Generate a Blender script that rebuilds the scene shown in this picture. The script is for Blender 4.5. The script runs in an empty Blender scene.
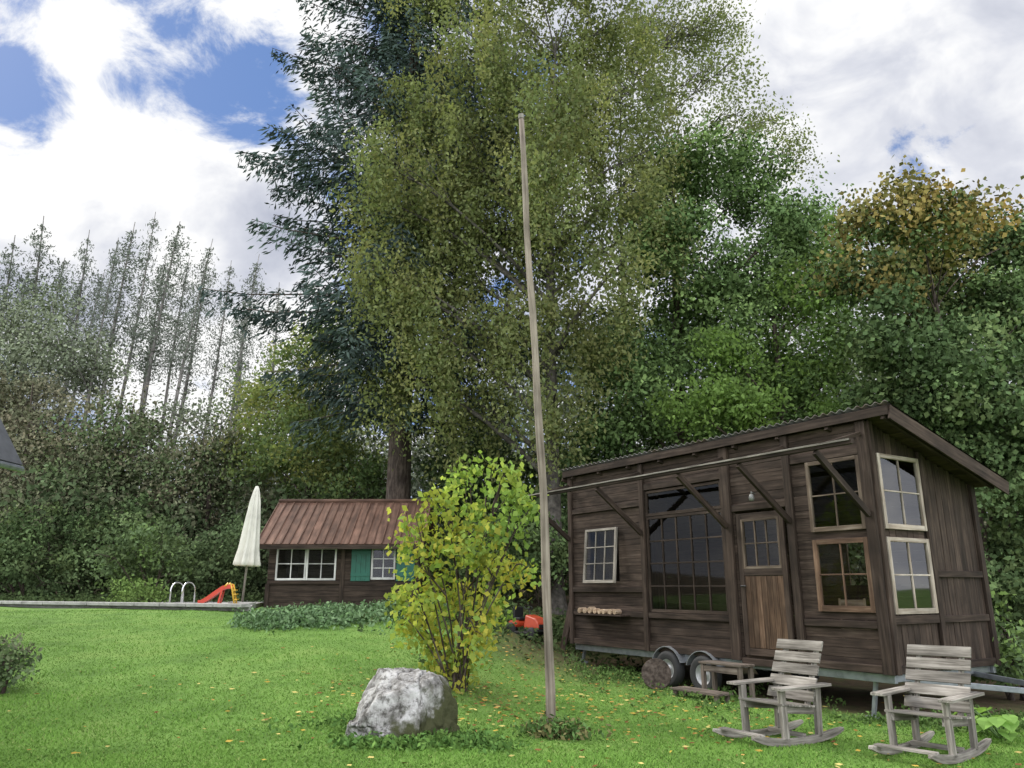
import bpy, bmesh, math, random
import numpy as np
from mathutils import Vector, Matrix, noise as mnoise
rng = np.random.default_rng(11); random.seed(11)
scene = bpy.context.scene
COL = scene.collection
F = 769.0; PITCH = math.radians(14.8); H = 1.6
cp, sp = math.cos(PITCH), math.sin(PITCH)
rad = math.radians
FG = 1.65   # foliage reflectance gain

# ------------------------------------------------------------------ helpers
def at(px, py, Y):
    u = (px-512)/F; v = (py-384)/F
    d = Vector((u, cp+v*sp, sp-v*cp)); t = Y/d.y
    return Vector((d.x*t, Y, H+d.z*t))
def zc(Y, z): return Y*cp+(z-H)*sp
def ss(a, b, x):
    t = np.clip((np.asarray(x, float)-a)/(b-a), 0, 1); return t*t*(3-2*t)
def g(x, y):
    x = np.asarray(x, float); y = np.asarray(y, float)
    t = ss(-2.0, 2.5, x)
    y0 = 8.5+t*9; y1 = 21+t*5
    q = np.clip((y-y0)/(y1-y0), 0, 1)
    rise = 1.0*(.6*q+.4*q*q*(3-2*q))
    base = -.2*ss(-1.5, 4, x)*(1-.5*ss(14, 22, y))
    hill = .09*np.clip(y-34, 0, 500)
    return base+rise+hill+.012*np.sin(x*1.3+.4*y)+.012*np.sin(y*1.7-.5*x)
def gz(x, y): return float(g(x, y))

def tag(o, label=None, cat=None, group=None, kind=None):
    if label: o['label'] = label
    if cat: o['category'] = cat
    if group: o['group'] = group
    if kind: o['kind'] = kind
    return o
def empty(name, loc, label=None, cat=None, rz=0, group=None):
    o = bpy.data.objects.new(name, None); COL.objects.link(o)
    o.location = loc; o.rotation_euler = (0, 0, rz); o.empty_display_size = .2
    return tag(o, label, cat, group)
def copy_tree(o, parent=None):
    c = o.copy(); COL.objects.link(c); c.parent = parent
    for ch in list(o.children): copy_tree(ch, c)
    return c

class MB:
    def __init__(s, M=None): s.v = []; s.f = []; s.gc = []; s.t = []; s.M = M
    def add(s, vs, fs, gc=None, tone=None):
        b = len(s.v); tone = random.uniform(.75, 1.25) if tone is None else tone
        off = Vector((random.uniform(0, 50), random.uniform(0, 50), random.uniform(0, 50)))
        for i, p in enumerate(vs):
            p = Vector(p); q = Vector(gc[i]) if gc else p
            s.v.append((s.M @ p) if s.M else p); s.gc.append(q+off); s.t.append(tone)
        for f in fs: s.f.append([b+i for i in f])
    def bar(s, p, q, w, h, up=(0, 0, 1), tone=None, w2=None, h2=None):
        p = Vector(p); q = Vector(q); d = q-p; L = d.length; d.normalize(); up = Vector(up)
        side = d.cross(up)
        if side.length < 1e-4: side = d.cross(Vector((1, 0, 0)))
        side.normalize(); un = side.cross(d)
        w2 = w2 or w; h2 = h2 or h
        vs = []; gc = []
        for (c, l, a, b) in ((p, 0, w/2, h/2), (q, L, w2/2, h2/2)):
            for (i, j) in ((-1, -1), (1, -1), (1, 1), (-1, 1)):
                vs.append(c+side*a*i+un*b*j); gc.append((l, a*i, b*j))
        s.add(vs, [(0, 1, 2, 3), (7, 6, 5, 4), (0, 4, 5, 1), (1, 5, 6, 2), (2, 6, 7, 3), (3, 7, 4, 0)], gc, tone)
    def box(s, x0, x1, y0, y1, z0, z1, tone=None):
        dx, dy, dz = x1-x0, y1-y0, z1-z0; xc, yc, zz = (x0+x1)/2, (y0+y1)/2, (z0+z1)/2
        if dx >= dy and dx >= dz: s.bar((x0, yc, zz), (x1, yc, zz), dy, dz, tone=tone)
        elif dy >= dz: s.bar((xc, y0, zz), (xc, y1, zz), dx, dz, tone=tone)
        else: s.bar((xc, yc, z0), (xc, yc, z1), dx, dy, up=(0, 1, 0), tone=tone)
    def tube(s, pts, radii, n=8, cap=True, tone=None):
        pts = [Vector(p) for p in pts]
        if not hasattr(radii, '__len__'): radii = [radii]*len(pts)
        vs = []; gc = []; L = 0; ref = None
        for i, p in enumerate(pts):
            d = (pts[min(i+1, len(pts)-1)]-pts[max(i-1, 0)])
            if d.length < 1e-6: d = Vector((0, 0, 1))
            d.normalize()
            if ref is None: ref = Vector((1, 0, 0)) if abs(d.x) < .8 else Vector((0, 1, 0))
            a = d.cross(ref).normalized(); b = d.cross(a)
            if i: L += (p-pts[i-1]).length
            for k in range(n):
                th = 2*math.pi*k/n
                vs.append(p+(a*math.cos(th)+b*math.sin(th))*radii[i]); gc.append((L, math.cos(th)*radii[i], math.sin(th)*radii[i]))
        fs = []
        for i in range(len(pts)-1):
            for k in range(n):
                k2 = (k+1) % n; fs.append((i*n+k, i*n+k2, (i+1)*n+k2, (i+1)*n+k))
        if cap:
            fs.append(tuple(range(n-1, -1, -1))); fs.append(tuple((len(pts)-1)*n+k for k in range(n)))
        s.add(vs, fs, gc, tone)
    def sweep(s, pts, w, h, side=(1, 0, 0), tone=None):
        pts = [Vector(p) for p in pts]; side = Vector(side); vs = []; gc = []; L = 0; n = len(pts)
        for i, p in enumerate(pts):
            d = (pts[min(i+1, n-1)]-pts[max(i-1, 0)]).normalized(); un = side.cross(d).normalized()
            if i: L += (p-pts[i-1]).length
            hh = h[i] if hasattr(h, '__len__') else h
            for (a, b) in ((-1, -1), (1, -1), (1, 1), (-1, 1)):
                vs.append(p+side*w/2*a+un*hh/2*b); gc.append((L, w/2*a, hh/2*b))
        fs = [(0, 1, 2, 3), tuple((n-1)*4+k for k in (3, 2, 1, 0))]
        for i in range(n-1):
            for k in range(4):
                k2 = (k+1) % 4; fs.append((i*4+k, i*4+k2, (i+1)*4+k2, (i+1)*4+k))
        s.add(vs, fs, gc, tone)
    def lathe(s, prof, n=24, c=(0, 0, 0), axis='z', mod=None, tone=1.0):
        vs = []; c = Vector(c)
        for i, (r, z) in enumerate(prof):
            for k in range(n):
                th = 2*math.pi*k/n; rr = r*(mod(th, i) if mod else 1)
                a, b = rr*math.cos(th), rr*math.sin(th)
                vs.append(c+(Vector((a, b, z)) if axis == 'z' else Vector((a, z, b)) if axis == 'y' else Vector((z, a, b))))
        fs = []
        for i in range(len(prof)-1):
            for k in range(n):
                k2 = (k+1) % n; fs.append((i*n+k, i*n+k2, (i+1)*n+k2, (i+1)*n+k))
        s.add(vs, fs, None, tone)
    def build(s, name, mat, parent=None, smooth=False, bevel=0):
        me = bpy.data.meshes.new(name); me.from_pydata([tuple(p) for p in s.v], [], s.f)
        a = me.attributes.new('gc', 'FLOAT_VECTOR', 'POINT'); a.data.foreach_set('vector', [c for q in s.gc for c in q])
        a = me.attributes.new('tone', 'FLOAT', 'POINT'); a.data.foreach_set('value', s.t)
        me.materials.append(mat)
        if smooth: me.polygons.foreach_set('use_smooth', [True]*len(me.polygons))
        o = bpy.data.objects.new(name, me); COL.objects.link(o); o.parent = parent
        bm = bmesh.new(); bm.from_mesh(me); bmesh.ops.recalc_face_normals(bm, faces=bm.faces); bm.to_mesh(me); bm.free()
        if bevel:
            m = o.modifiers.new('bevel', 'BEVEL'); m.width = bevel; m.segments = 2; m.limit_method = 'ANGLE'
        return o

def arr_mesh(name, V, cols, mat, parent=None):
    n, k, _ = V.shape
    me = bpy.data.meshes.new(name)
    me.vertices.add(n*k); me.vertices.foreach_set('co', V.astype(np.float32).ravel())
    me.loops.add(n*k); me.loops.foreach_set('vertex_index', np.arange(n*k, dtype=np.int32))
    me.polygons.add(n); me.polygons.foreach_set('loop_start', np.arange(n, dtype=np.int32)*k)
    a = me.attributes.new('col', 'FLOAT_COLOR', 'POINT')
    c4 = np.ones((n, k, 4), np.float32); c4[:, :, :3] = cols[:, None, :]
    a.data.foreach_set('color', c4.ravel())
    me.materials.append(mat); me.update(calc_edges=True); me.validate()
    o = bpy.data.objects.new(name, me); COL.objects.link(o); o.parent = parent
    return o
def leaf_quads(P, size, aspect=.6, droop=.4, flat=0.0):
    n = len(P)
    u = rng.normal(size=(n, 3)); u[:, 2] = u[:, 2]*(1-flat)-droop
    u /= np.linalg.norm(u, axis=1)[:, None]
    w = rng.normal(size=(n, 3)); v = np.cross(u, w); v /= (np.linalg.norm(v, axis=1)[:, None]+1e-9)
    s = (size*(.6+.8*rng.random(n)))[:, None]
    u = u*s/2; v = v*s*aspect/2
    return np.stack([P-u, P+v-.15*u, P+u, P-v-.15*u], axis=1)

# ------------------------------------------------------------------ materials
def new_mat(name):
    m = bpy.data.materials.new(name); m.use_nodes = True; nt = m.node_tree
    return m, nt, nt.nodes, nt.links, nt.nodes['Principled BSDF']
def ramp(N, cols, pos=None):
    r = N.new('ShaderNodeValToRGB'); el = r.color_ramp.elements
    while len(el) < len(cols): el.new(.5)
    for i, c in enumerate(cols):
        el[i].position = pos[i] if pos else i/(len(cols)-1); el[i].color = (*c, 1)
    return r
def wood(name, c1, c2, c3=None, rough=.8, sc=(1.6, 26, 26), bump=.35):
    m, nt, N, L, b = new_mat(name)
    a = N.new('ShaderNodeAttribute'); a.attribute_name = 'gc'
    mp = N.new('ShaderNodeMapping'); mp.inputs['Scale'].default_value = sc; L.new(a.outputs['Vector'], mp.inputs['Vector'])
    n1 = N.new('ShaderNodeTexNoise'); n1.inputs['Scale'].default_value = 1; n1.inputs['Detail'].default_value = 6; n1.inputs['Roughness'].default_value = .62
    L.new(mp.outputs[0], n1.inputs['Vector'])
    r = ramp(N, [c1, c2, c3 or c2], [.32, .52, .75]); L.new(n1.outputs['Fac'], r.inputs['Fac'])
    n2 = N.new('ShaderNodeTexNoise'); n2.inputs['Scale'].default_value = 2.2; n2.inputs['Detail'].default_value = 3
    L.new(a.outputs['Vector'], n2.inputs['Vector'])
    mr = N.new('ShaderNodeMapRange'); mr.inputs['From Min'].default_value = .3; mr.inputs['From Max'].default_value = .7; mr.inputs['To Min'].default_value = .65; mr.inputs['To Max'].default_value = 1.3
    L.new(n2.outputs['Fac'], mr.inputs['Value'])
    t = N.new('ShaderNodeAttribute'); t.attribute_name = 'tone'
    mu = N.new('ShaderNodeMath'); mu.operation = 'MULTIPLY'; L.new(mr.outputs[0], mu.inputs[0]); L.new(t.outputs['Fac'], mu.inputs[1])
    vm = N.new('ShaderNodeVectorMath'); vm.operation = 'SCALE'; L.new(r.outputs['Color'], vm.inputs[0]); L.new(mu.outputs[0], vm.inputs['Scale'])
    L.new(vm.outputs[0], b.inputs['Base Color']); b.inputs['Roughness'].default_value = rough; b.inputs['Specular IOR Level'].default_value = .2
    bp = N.new('ShaderNodeBump'); bp.inputs['Strength'].default_value = bump; bp.inputs['Distance'].default_value = .01
    L.new(n1.outputs['Fac'], bp.inputs['Height']); L.new(bp.outputs[0], b.inputs['Normal'])
    return m
def paint(name, c, rough=.5, metal=0, var=.25, sc=6, dirt=None):
    m, nt, N, L, b = new_mat(name)
    tc = N.new('ShaderNodeTexCoord'); n = N.new('ShaderNodeTexNoise'); n.inputs['Scale'].default_value = sc; n.inputs['Detail'].default_value = 6
    L.new(tc.outputs['Object'], n.inputs['Vector'])
    d = dirt or tuple(x*(1-var) for x in c)
    r = ramp(N, [d, c, tuple(min(1, x*(1+var*.4)) for x in c)], [.3, .55, .8]); L.new(n.outputs['Fac'], r.inputs['Fac'])
    L.new(r.outputs['Color'], b.inputs['Base Color']); b.inputs['Roughness'].default_value = rough; b.inputs['Metallic'].default_value = metal
    return m
def leafmat(name, trans=.35):
    m = bpy.data.materials.new(name); m.use_nodes = True; N = m.node_tree.nodes; L = m.node_tree.links
    N.remove(N['Principled BSDF']); out = N['Material Output']
    a = N.new('ShaderNodeAttribute'); a.attribute_name = 'col'
    d = N.new('ShaderNodeBsdfDiffuse'); L.new(a.outputs['Color'], d.inputs['Color'])
    if trans <= 0:
        L.new(d.outputs[0], out.inputs['Surface']); return m
    t = N.new('ShaderNodeBsdfTranslucent')
    mx = N.new('ShaderNodeMix'); mx.data_type = 'RGBA'; mx.blend_type = 'MULTIPLY'; mx.inputs[0].default_value = 1
    L.new(a.outputs['Color'], mx.inputs[6]); mx.inputs[7].default_value = (1.5, 1.55, .95, 1); L.new(mx.outputs[2], t.inputs['Color'])
    s = N.new('ShaderNodeMixShader'); s.inputs[0].default_value = trans; L.new(d.outputs[0], s.inputs[1]); L.new(t.outputs[0], s.inputs[2])
    L.new(s.outputs[0], out.inputs['Surface'])
    return m
def glassmat(name, refl):
    m = bpy.data.materials.new(name); m.use_nodes = True; N = m.node_tree.nodes; L = m.node_tree.links
    N.remove(N['Principled BSDF']); out = N['Material Output']
    t = N.new('ShaderNodeBsdfTransparent'); t.inputs['Color'].default_value = (.74, .77, .76, 1)
    gl = N.new('ShaderNodeBsdfGlossy'); gl.inputs['Roughness'].default_value = .03
    f = N.new('ShaderNodeLayerWeight'); f.inputs['Blend'].default_value = .5
    pw = N.new('ShaderNodeMath'); pw.operation = 'POWER'; L.new(f.outputs['Facing'], pw.inputs[0]); pw.inputs[1].default_value = 4
    ma = N.new('ShaderNodeMath'); ma.operation = 'MULTIPLY_ADD'; L.new(pw.outputs[0], ma.inputs[0]); ma.inputs[1].default_value = .5; ma.inputs[2].default_value = refl
    tc = N.new('ShaderNodeTexCoord'); n = N.new('ShaderNodeTexNoise'); n.inputs['Scale'].default_value = 1.5
    L.new(tc.outputs['Object'], n.inputs['Vector']); bp = N.new('ShaderNodeBump'); bp.inputs['Strength'].default_value = .06; L.new(n.outputs['Fac'], bp.inputs['Height']); L.new(bp.outputs[0], gl.inputs['Normal'])
    s = N.new('ShaderNodeMixShader'); L.new(ma.outputs[0], s.inputs[0]); L.new(t.outputs[0], s.inputs[1]); L.new(gl.outputs[0], s.inputs[2])
    L.new(s.outputs[0], out.inputs['Surface'])
    return m
LEAF = leafmat('leaf', .35); LEAFD = leafmat('dense_leaf', 0); GRASS = leafmat('grass_blade', 0); NEEDLE = leafmat('needle', 0)
GLASS = glassmat('window_glass', .04); GLASSR = glassmat('sky_facing_glass', .10)
WAGON = wood('wagon_boards', (.020, .0135, .0100), (.045, .0308, .0230), (.086, .064, .050))
WAGONP = wood('wagon_posts', (.017, .0115, .0085), (.038, .0260, .0192), (.074, .055, .043))
INNER = wood('interior_boards', (.035, .023, .015), (.07, .047, .031))
DOOR = wood('door_panel', (.034, .0195, .0115), (.074, .044, .027), (.135, .090, .060), rough=.7, sc=(2.2, 30, 30))
GREYW = wood('weathered_wood', (.080, .071, .060), (.195, .178, .153), (.34, .318, .286), sc=(2, 34, 34), bump=.6)
POLEW = wood('pole_wood', (.12, .095, .072), (.235, .198, .157), (.35, .305, .255), sc=(1.2, 30, 30))
WINF = wood('window_frame_paint', (.17, .125, .088), (.31, .262, .21), (.46, .41, .35), rough=.6)
WING = wood('grey_window_frame', (.13, .11, .09), (.235, .21, .18), (.36, .33, .29), rough=.6)
WINB = wood('brown_window_frame', (.045, .030, .020), (.095, .070, .050), (.19, .155, .12), rough=.6)
WINO = wood('warm_brown_frame', (.055, .031, .019), (.105, .063, .040), (.195, .135, .09), rough=.6)
WHITEF = wood('white_frame', (.40, .385, .36), (.55, .54, .515), (.64, .63, .605), rough=.55)
BARK = wood('bark', (.022, .016, .012), (.07, .053, .042), (.14, .115, .095), sc=(3, 14, 14), bump=1)
BARKL = wood('birch_bark', (.03, .027, .023), (.075, .067, .056), (.14, .128, .112), sc=(6, 6, 6), bump=.8)
BARKH = wood('haze_pale_bark', (.11, .10, .093), (.17, .158, .147), (.24, .225, .21), sc=(6, 6, 6), bump=.5)  # far trunks: haze put into the bark colour by lightening it
CABW = wood('cabin_boards', (.017, .012, .009), (.038, .027, .02), (.065, .046, .036))
CABR = wood('rusty_roof', (.056, .030, .021), (.11, .061, .042), (.18, .11, .080), rough=.7, sc=(.8, 8, 8))
FIREW = wood('cut_log', (.2, .13, .08), (.38, .28, .19), (.5, .4, .3))
GALV = paint('galvanised_steel', (.30, .32, .34), .45, .7, .3, 9)
GALVD = paint('dull_steel', (.26, .27, .28), .5, .5, .3, 9)
DARKM = paint('dark_metal', (.03, .03, .033), .5, .4)
ROOFM = paint('corrugated_sheet', (.10, .095, .095), .55, .3, .45, 3, dirt=(.07, .045, .033))
RUB = paint('rubber', (.02, .02, .02), .8)
RIMW = paint('rim_paint', (.38, .38, .38), .4, .3)
TEAL = paint('green_paint', (.008, .095, .062), .55)
RED = paint('red_plastic', (.52, .055, .03), .35, 0, .12)
YEL = paint('yellow_plastic', (.62, .38, .04), .35, 0, .12)
ORG = paint('orange_paint', (.36, .045, .015), .4, 0, .15)
BLKP = paint('black_plastic', (.015, .015, .016), .4)
CHROME = paint('steel_tube', (.70, .71, .73), .2, 1, .05)
CLOTH = paint('parasol_cloth', (.60, .58, .51), .9, 0, .22, 3)
STONE = paint('terrace_stone', (.34, .33, .31), .85, 0, .4, 4)
SLATE = paint('slate_roof', (.09, .092, .098), .55, 0, .3, 5)
PLAST = paint('house_render', (.55, .52, .47), .9, 0, .15, 2)

# ------------------------------------------------------------------ camera, light, sky
cam = bpy.data.cameras.new('camera'); co = bpy.data.objects.new('camera', cam); COL.objects.link(co)
co.location = (0, 0, H); co.rotation_euler = (math.pi/2+PITCH, 0, 0)
cam.sensor_width = 36; cam.lens = 36*F/1024; cam.clip_end = 2000; cam.clip_start = .05
scene.camera = co
scene.view_settings.view_transform = 'Standard'; scene.view_settings.look = 'None'; scene.view_settings.exposure = 0
SEL, SAZ = rad(42), rad(-56)
sd = Vector((math.sin(SAZ)*math.cos(SEL), math.cos(SAZ)*math.cos(SEL), math.sin(SEL)))
sl = bpy.data.lights.new('sun', 'SUN'); sl.energy = 3.7; sl.angle = rad(14); sl.color = (1, .95, .86)
so = bpy.data.objects.new('sun', sl); COL.objects.link(so); so.rotation_euler = sd.to_track_quat('Z', 'Y').to_euler()
W = bpy.data.worlds.new('World'); scene.world = W; W.use_nodes = True
N = W.node_tree.nodes; L = W.node_tree.links; N.clear()
out = N.new('ShaderNodeOutputWorld')
sky = N.new('ShaderNodeTexSky'); sky.sky_type = 'NISHITA'; sky.sun_disc = False; sky.sun_elevation = SEL; sky.sun_rotation = SAZ % (2*math.pi)
tint = N.new('ShaderNodeMix'); tint.data_type = 'RGBA'; tint.blend_type = 'MIX'; tint.inputs[0].default_value = .72; L.new(sky.outputs[0], tint.inputs[6]); tint.inputs[7].default_value = (1.2, 2.7, 6.6, 1)
bg1 = N.new('ShaderNodeBackground'); bg1.inputs['Strength'].default_value = .10; L.new(tint.outputs[2], bg1.inputs['Color'])
tc = N.new('ShaderNodeTexCoord')
def math_n(op, a, b=None, clamp=False):
    m = N.new('ShaderNodeMath'); m.operation = op; m.use_clamp = clamp
    for i, x in enumerate((a, b)):
        if x is None: continue
        if isinstance(x, (int, float)): m.inputs[i].default_value = x
        else: L.new(x, m.inputs[i])
    return m.outputs[0]
def blob(px, py, r):
    d = at(px, py, 1)-Vector((0, 0, H)); d.normalize()
    v = N.new('ShaderNodeVectorMath'); v.operation = 'DOT_PRODUCT'; L.new(tc.outputs['Generated'], v.inputs[0]); v.inputs[1].default_value = d
    mr = N.new('ShaderNodeMapRange'); mr.interpolation_type = 'SMOOTHSTEP'; L.new(v.outputs['Value'], mr.inputs['Value'])
    mr.inputs['From Min'].default_value = math.cos(rad(r)); mr.inputs['From Max'].default_value = 1
    return mr.outputs[0]
def nz(scale, detail, rough, dist=0.0):
    mp = N.new('ShaderNodeMapping'); mp.inputs['Scale'].default_value = (1, 1, 1.4); mp.inputs['Location'].default_value = (.37, .12, .05); L.new(tc.outputs['Generated'], mp.inputs['Vector'])
    n = N.new('ShaderNodeTexNoise'); n.inputs['Scale'].default_value = scale; n.inputs['Detail'].default_value = detail; n.inputs['Roughness'].default_value = rough; n.inputs['Distortion'].default_value = dist
    L.new(mp.outputs[0], n.inputs['Vector']); return n.outputs['Fac']
sxyz = N.new('ShaderNodeSeparateXYZ'); L.new(tc.outputs['Generated'], sxyz.inputs[0])
def back(lo, hi, a=.35, b=-.45):
    bk = N.new('ShaderNodeMapRange'); bk.interpolation_type = 'SMOOTHSTEP'; L.new(sxyz.outputs['Y'], bk.inputs['Value']); bk.inputs['From Min'].default_value = a; bk.inputs['From Max'].default_value = b; bk.inputs['To Min'].default_value = lo; bk.inputs['To Max'].default_value = hi
    return bk.outputs[0]
val = math_n('ADD', math_n('MULTIPLY', nz(9, 7, .64, .35), 1.9), back(-.395, -.06, .5, 0))
for (px, py, r, w) in ((95, 130, 14.5, .46), (165, -5, 7, .34), (300, 18, 6.5, .25), (890, 70, 27, .50), (190, 222, 9, .28), (230, 330, 15, .38), (25, 205, 7, .25), (115, 95, 6, .26),
                       (62, 30, 7.5, -.54), (210, 82, 7.6, -.70), (0, 112, 5, -.52), (938, 155, 4.5, -.50)):
    val = math_n('ADD', val, math_n('MULTIPLY', blob(px, py, r), w))
mr = N.new('ShaderNodeMapRange'); mr.interpolation_type = 'SMOOTHSTEP'; L.new(val, mr.inputs['Value']); mr.inputs['From Min'].default_value = .36; mr.inputs['From Max'].default_value = .76
cv = nz(8, 5, .55, .3)
for (px, py, r, w) in ((95, 118, 14, .80), (195, 214, 9, -.46), (890, 80, 24, .02), (50, 226, 8, -.36), (240, 350, 10, .28), (165, 0, 7, .35), (300, 30, 6, .2)):
    cv = math_n('ADD', cv, math_n('MULTIPLY', blob(px, py, r), w))
cr = ramp(N, [(.47, .50, .60), (.70, .72, .79), (1.0, 1.0, 1.0)], [.24, .48, .66]); L.new(cv, cr.inputs['Fac'])
bg2 = N.new('ShaderNodeBackground'); L.new(cr.outputs['Color'], bg2.inputs['Color'])
L.new(back(1.06, 3.7), bg2.inputs['Strength'])  # unseen clouds behind the camera boosted as added fill light
ms = N.new('ShaderNodeMixShader'); L.new(mr.outputs[0], ms.inputs[0]); L.new(bg1.outputs[0], ms.inputs[1]); L.new(bg2.outputs[0], ms.inputs[2])
L.new(ms.outputs[0], out.inputs['Surface'])

# ------------------------------------------------------------------ ground
xs = np.concatenate([[-500, -300, -180, -110, -70, -50, -38, -30], np.arange(-25, 25.01, .35), [30, 38, 50, 70, 110, 180, 300, 500]])
ys = np.concatenate([[-120, -60, -30, -15, -8, -3, 0, 2, 4], np.arange(5, 40, .35), [42, 46, 52, 60, 75, 95, 130, 200, 320, 520]])
X, Y = np.meshgrid(xs, ys); Z = g(X, Y)
nx, ny = len(xs), len(ys)
V = np.stack([X, Y, Z], -1).reshape(-1, 3)
idx = np.arange(nx*ny).reshape(ny, nx)
fc = np.stack([idx[:-1, :-1], idx[:-1, 1:], idx[1:, 1:], idx[1:, :-1]], -1).reshape(-1, 4)
me = bpy.data.meshes.new('lawn'); me.from_pydata(V.tolist(), [], fc.tolist())
A2 = Vector((.535, -.845)); B2 = Vector((.845, .535)); P1 = Vector((1.346, 17.87))
lx = (V[:, 0]-P1.x)*A2.x+(V[:, 1]-P1.y)*A2.y; ly = (V[:, 0]-P1.x)*B2.x+(V[:, 1]-P1.y)*B2.y
dirt = np.maximum(ss(24, 27, V[:, 1]), ss(-.5, .6, ly)*ss(-1.5, 0, lx)*(1-ss(7.5, 9, lx)))
dirt = np.maximum(dirt, .8*ss(-1.6, .3, V[:, 0])*ss(13.5, 17.5, V[:, 1])*(1-ss(3, 5, V[:, 0])))
dirt = np.maximum(dirt, .6*np.exp(-(((V[:, 0]+.9)/1.0)**2+((V[:, 1]-12.3)/.9)**2)))
a = me.attributes.new('dirt', 'FLOAT', 'POINT'); a.data.foreach_set('value', dirt.astype(np.float32))
me.polygons.foreach_set('use_smooth', [True]*len(me.polygons))
m, nt, N, L, b = new_mat('lawn_ground')
tcn = N.new('ShaderNodeTexCoord')
def nt_noise(sc, det=5, r=.6):
    n = N.new('ShaderNodeTexNoise'); n.inputs['Scale'].default_value = sc; n.inputs['Detail'].default_value = det; n.inputs['Roughness'].default_value = r
    L.new(tcn.outputs['Object'], n.inputs['Vector']); return n.outputs['Fac']
r1 = ramp(N, [(.085, .16, .032), (.122, .222, .046), (.165, .255, .062)], [.35, .5, .68]); L.new(nt_noise(.9, 6), r1.inputs['Fac'])
r2 = ramp(N, [(.6, .6, .6), (1, 1, 1), (1.18, 1.18, 1.1)], [.3, .5, .75]); L.new(nt_noise(38, 5, .7), r2.inputs['Fac'])
mx = N.new('ShaderNodeMix'); mx.data_type = 'RGBA'; mx.blend_type = 'MULTIPLY'; mx.inputs[0].default_value = .8; L.new(r1.outputs[0], mx.inputs[6]); L.new(r2.outputs[0], mx.inputs[7])
r3 = ramp(N, [(.03, .022, .014), (.085, .062, .036), (.075, .09, .026)], [.3, .55, .75]); L.new(nt_noise(5, 7, .7), r3.inputs['Fac'])
ad = N.new('ShaderNodeAttribute'); ad.attribute_name = 'dirt'
s1 = N.new('ShaderNodeMath'); s1.operation = 'MULTIPLY_ADD'; L.new(nt_noise(2.5, 6), s1.inputs[0]); s1.inputs[1].default_value = 1.2; s1.inputs[2].default_value = -.6
s2 = N.new('ShaderNodeMath'); s2.operation = 'ADD'; s2.use_clamp = True; L.new(ad.outputs['Fac'], s2.inputs[0])
s3 = N.new('ShaderNodeMath'); s3.operation = 'MULTIPLY'; L.new(s1.outputs[0], s3.inputs[0]); L.new(ad.outputs['Fac'], s3.inputs[1]); L.new(s3.outputs[0], s2.inputs[1])
m2 = N.new('ShaderNodeMix'); m2.data_type = 'RGBA'; L.new(s2.outputs[0], m2.inputs[0]); L.new(mx.outputs[2], m2.inputs[6]); L.new(r3.outputs[0], m2.inputs[7])
L.new(m2.outputs[2], b.inputs['Base Color']); b.inputs['Roughness'].default_value = .95; b.inputs['Specular IOR Level'].default_value = .15
bp = N.new('ShaderNodeBump'); bp.inputs['Strength'].default_value = .45; bp.inputs['Distance'].default_value = .03; L.new(nt_noise(55, 5, .7), bp.inputs['Height']); L.new(bp.outputs[0], b.inputs['Normal'])
me.materials.append(m)
lawn = bpy.data.objects.new('lawn', me); COL.objects.link(lawn)
tag(lawn, 'mown green lawn rising gently towards the woods', 'lawn', kind='structure')

# grass blades
n = 270000
u = rng.random(n); p = -.6; yy = (7.0**p+u*(22.0**p-7.0**p))**(1/p)
xx = (rng.random(n)*2-1)*(.74*yy+.6)
llx = (xx-P1.x)*A2.x+(yy-P1.y)*A2.y; lly = (xx-P1.x)*B2.x+(yy-P1.y)*B2.y
keep = ~((lly > .1) & (llx > -1) & (llx < 8.5)) & ~((xx > 0) & (yy > 17.5))
cl = np.array([mnoise.noise(Vector((a*.9, b_*.9, 0))) for a, b_ in zip(xx[::1], yy[::1])])
dd = .8*ss(-1.6, .3, xx)*ss(13.5, 17.5, yy)
keep &= rng.random(n) > dd
xx, yy, cl = xx[keep], yy[keep], cl[keep]; n = len(xx)
zz = g(xx, yy); hh = (.014+.018*rng.random(n))*(1+.5*cl); th = rng.random(n)*2*np.pi
w = .005+.005*rng.random(n)
wx, wy = np.cos(th)*w, np.sin(th)*w; ln = rng.normal(size=(n, 2))*.024
V = np.stack([np.stack([xx-wx, yy-wy, zz-.005], -1), np.stack([xx+wx, yy+wy, zz-.005], -1), np.stack([xx+ln[:, 0], yy+ln[:, 1], zz+hh], -1)], 1)
c = np.array([.126, .230, .046])[None]*(.9+.2*rng.random((n, 1)))*(1+.3*cl[:, None]); mixv = (rng.random((n, 1)) < .05)
c = np.where(mixv, np.array([.20, .25, .08])[None]*(.85+.3*rng.random((n, 1))), c)
o = arr_mesh('lawn_grass', V, c, GRASS); tag(o, 'short green grass blades covering the lawn', 'grass', kind='stuff')

# fallen leaves
def scatter(spec):
    out_ = []
    for (x, y, sx, sy, k) in spec: out_.append(np.stack([rng.normal(x, sx, k), rng.normal(y, sy, k)], 1))
    return np.concatenate(out_)
Q = scatter([(-.8, 11.5, 1.3, 1.0, 480), (1.2, 13.5, 1.5, 2.2, 460), (3, 11.5, 1.5, 1.2, 160), (-2, 10, 3, 1.5, 110), (4, 9, 2, 1, 60), (0, 16.5, 1.2, 1.8, 320), (-6, 13, 4, 3, 30)])
P = np.stack([Q[:, 0], Q[:, 1], g(Q[:, 0], Q[:, 1])+.03], 1)
V = leaf_quads(P, .075, .75, 0, .9); V[:, :, 2] = P[:, None, 2]+(V[:, :, 2]-P[:, None, 2])*.3
pal = np.array([[.40, .28, .06], [.34, .2, .06], [.18, .09, .04], [.46, .38, .13]]); c = pal[rng.integers(0, 4, len(P))]*(.7+.5*rng.random((len(P), 1)))
o = arr_mesh('fallen_leaves', V, c, LEAFD); tag(o, 'yellow and brown fallen leaves scattered on the lawn', 'leaves', kind='stuff')

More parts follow.
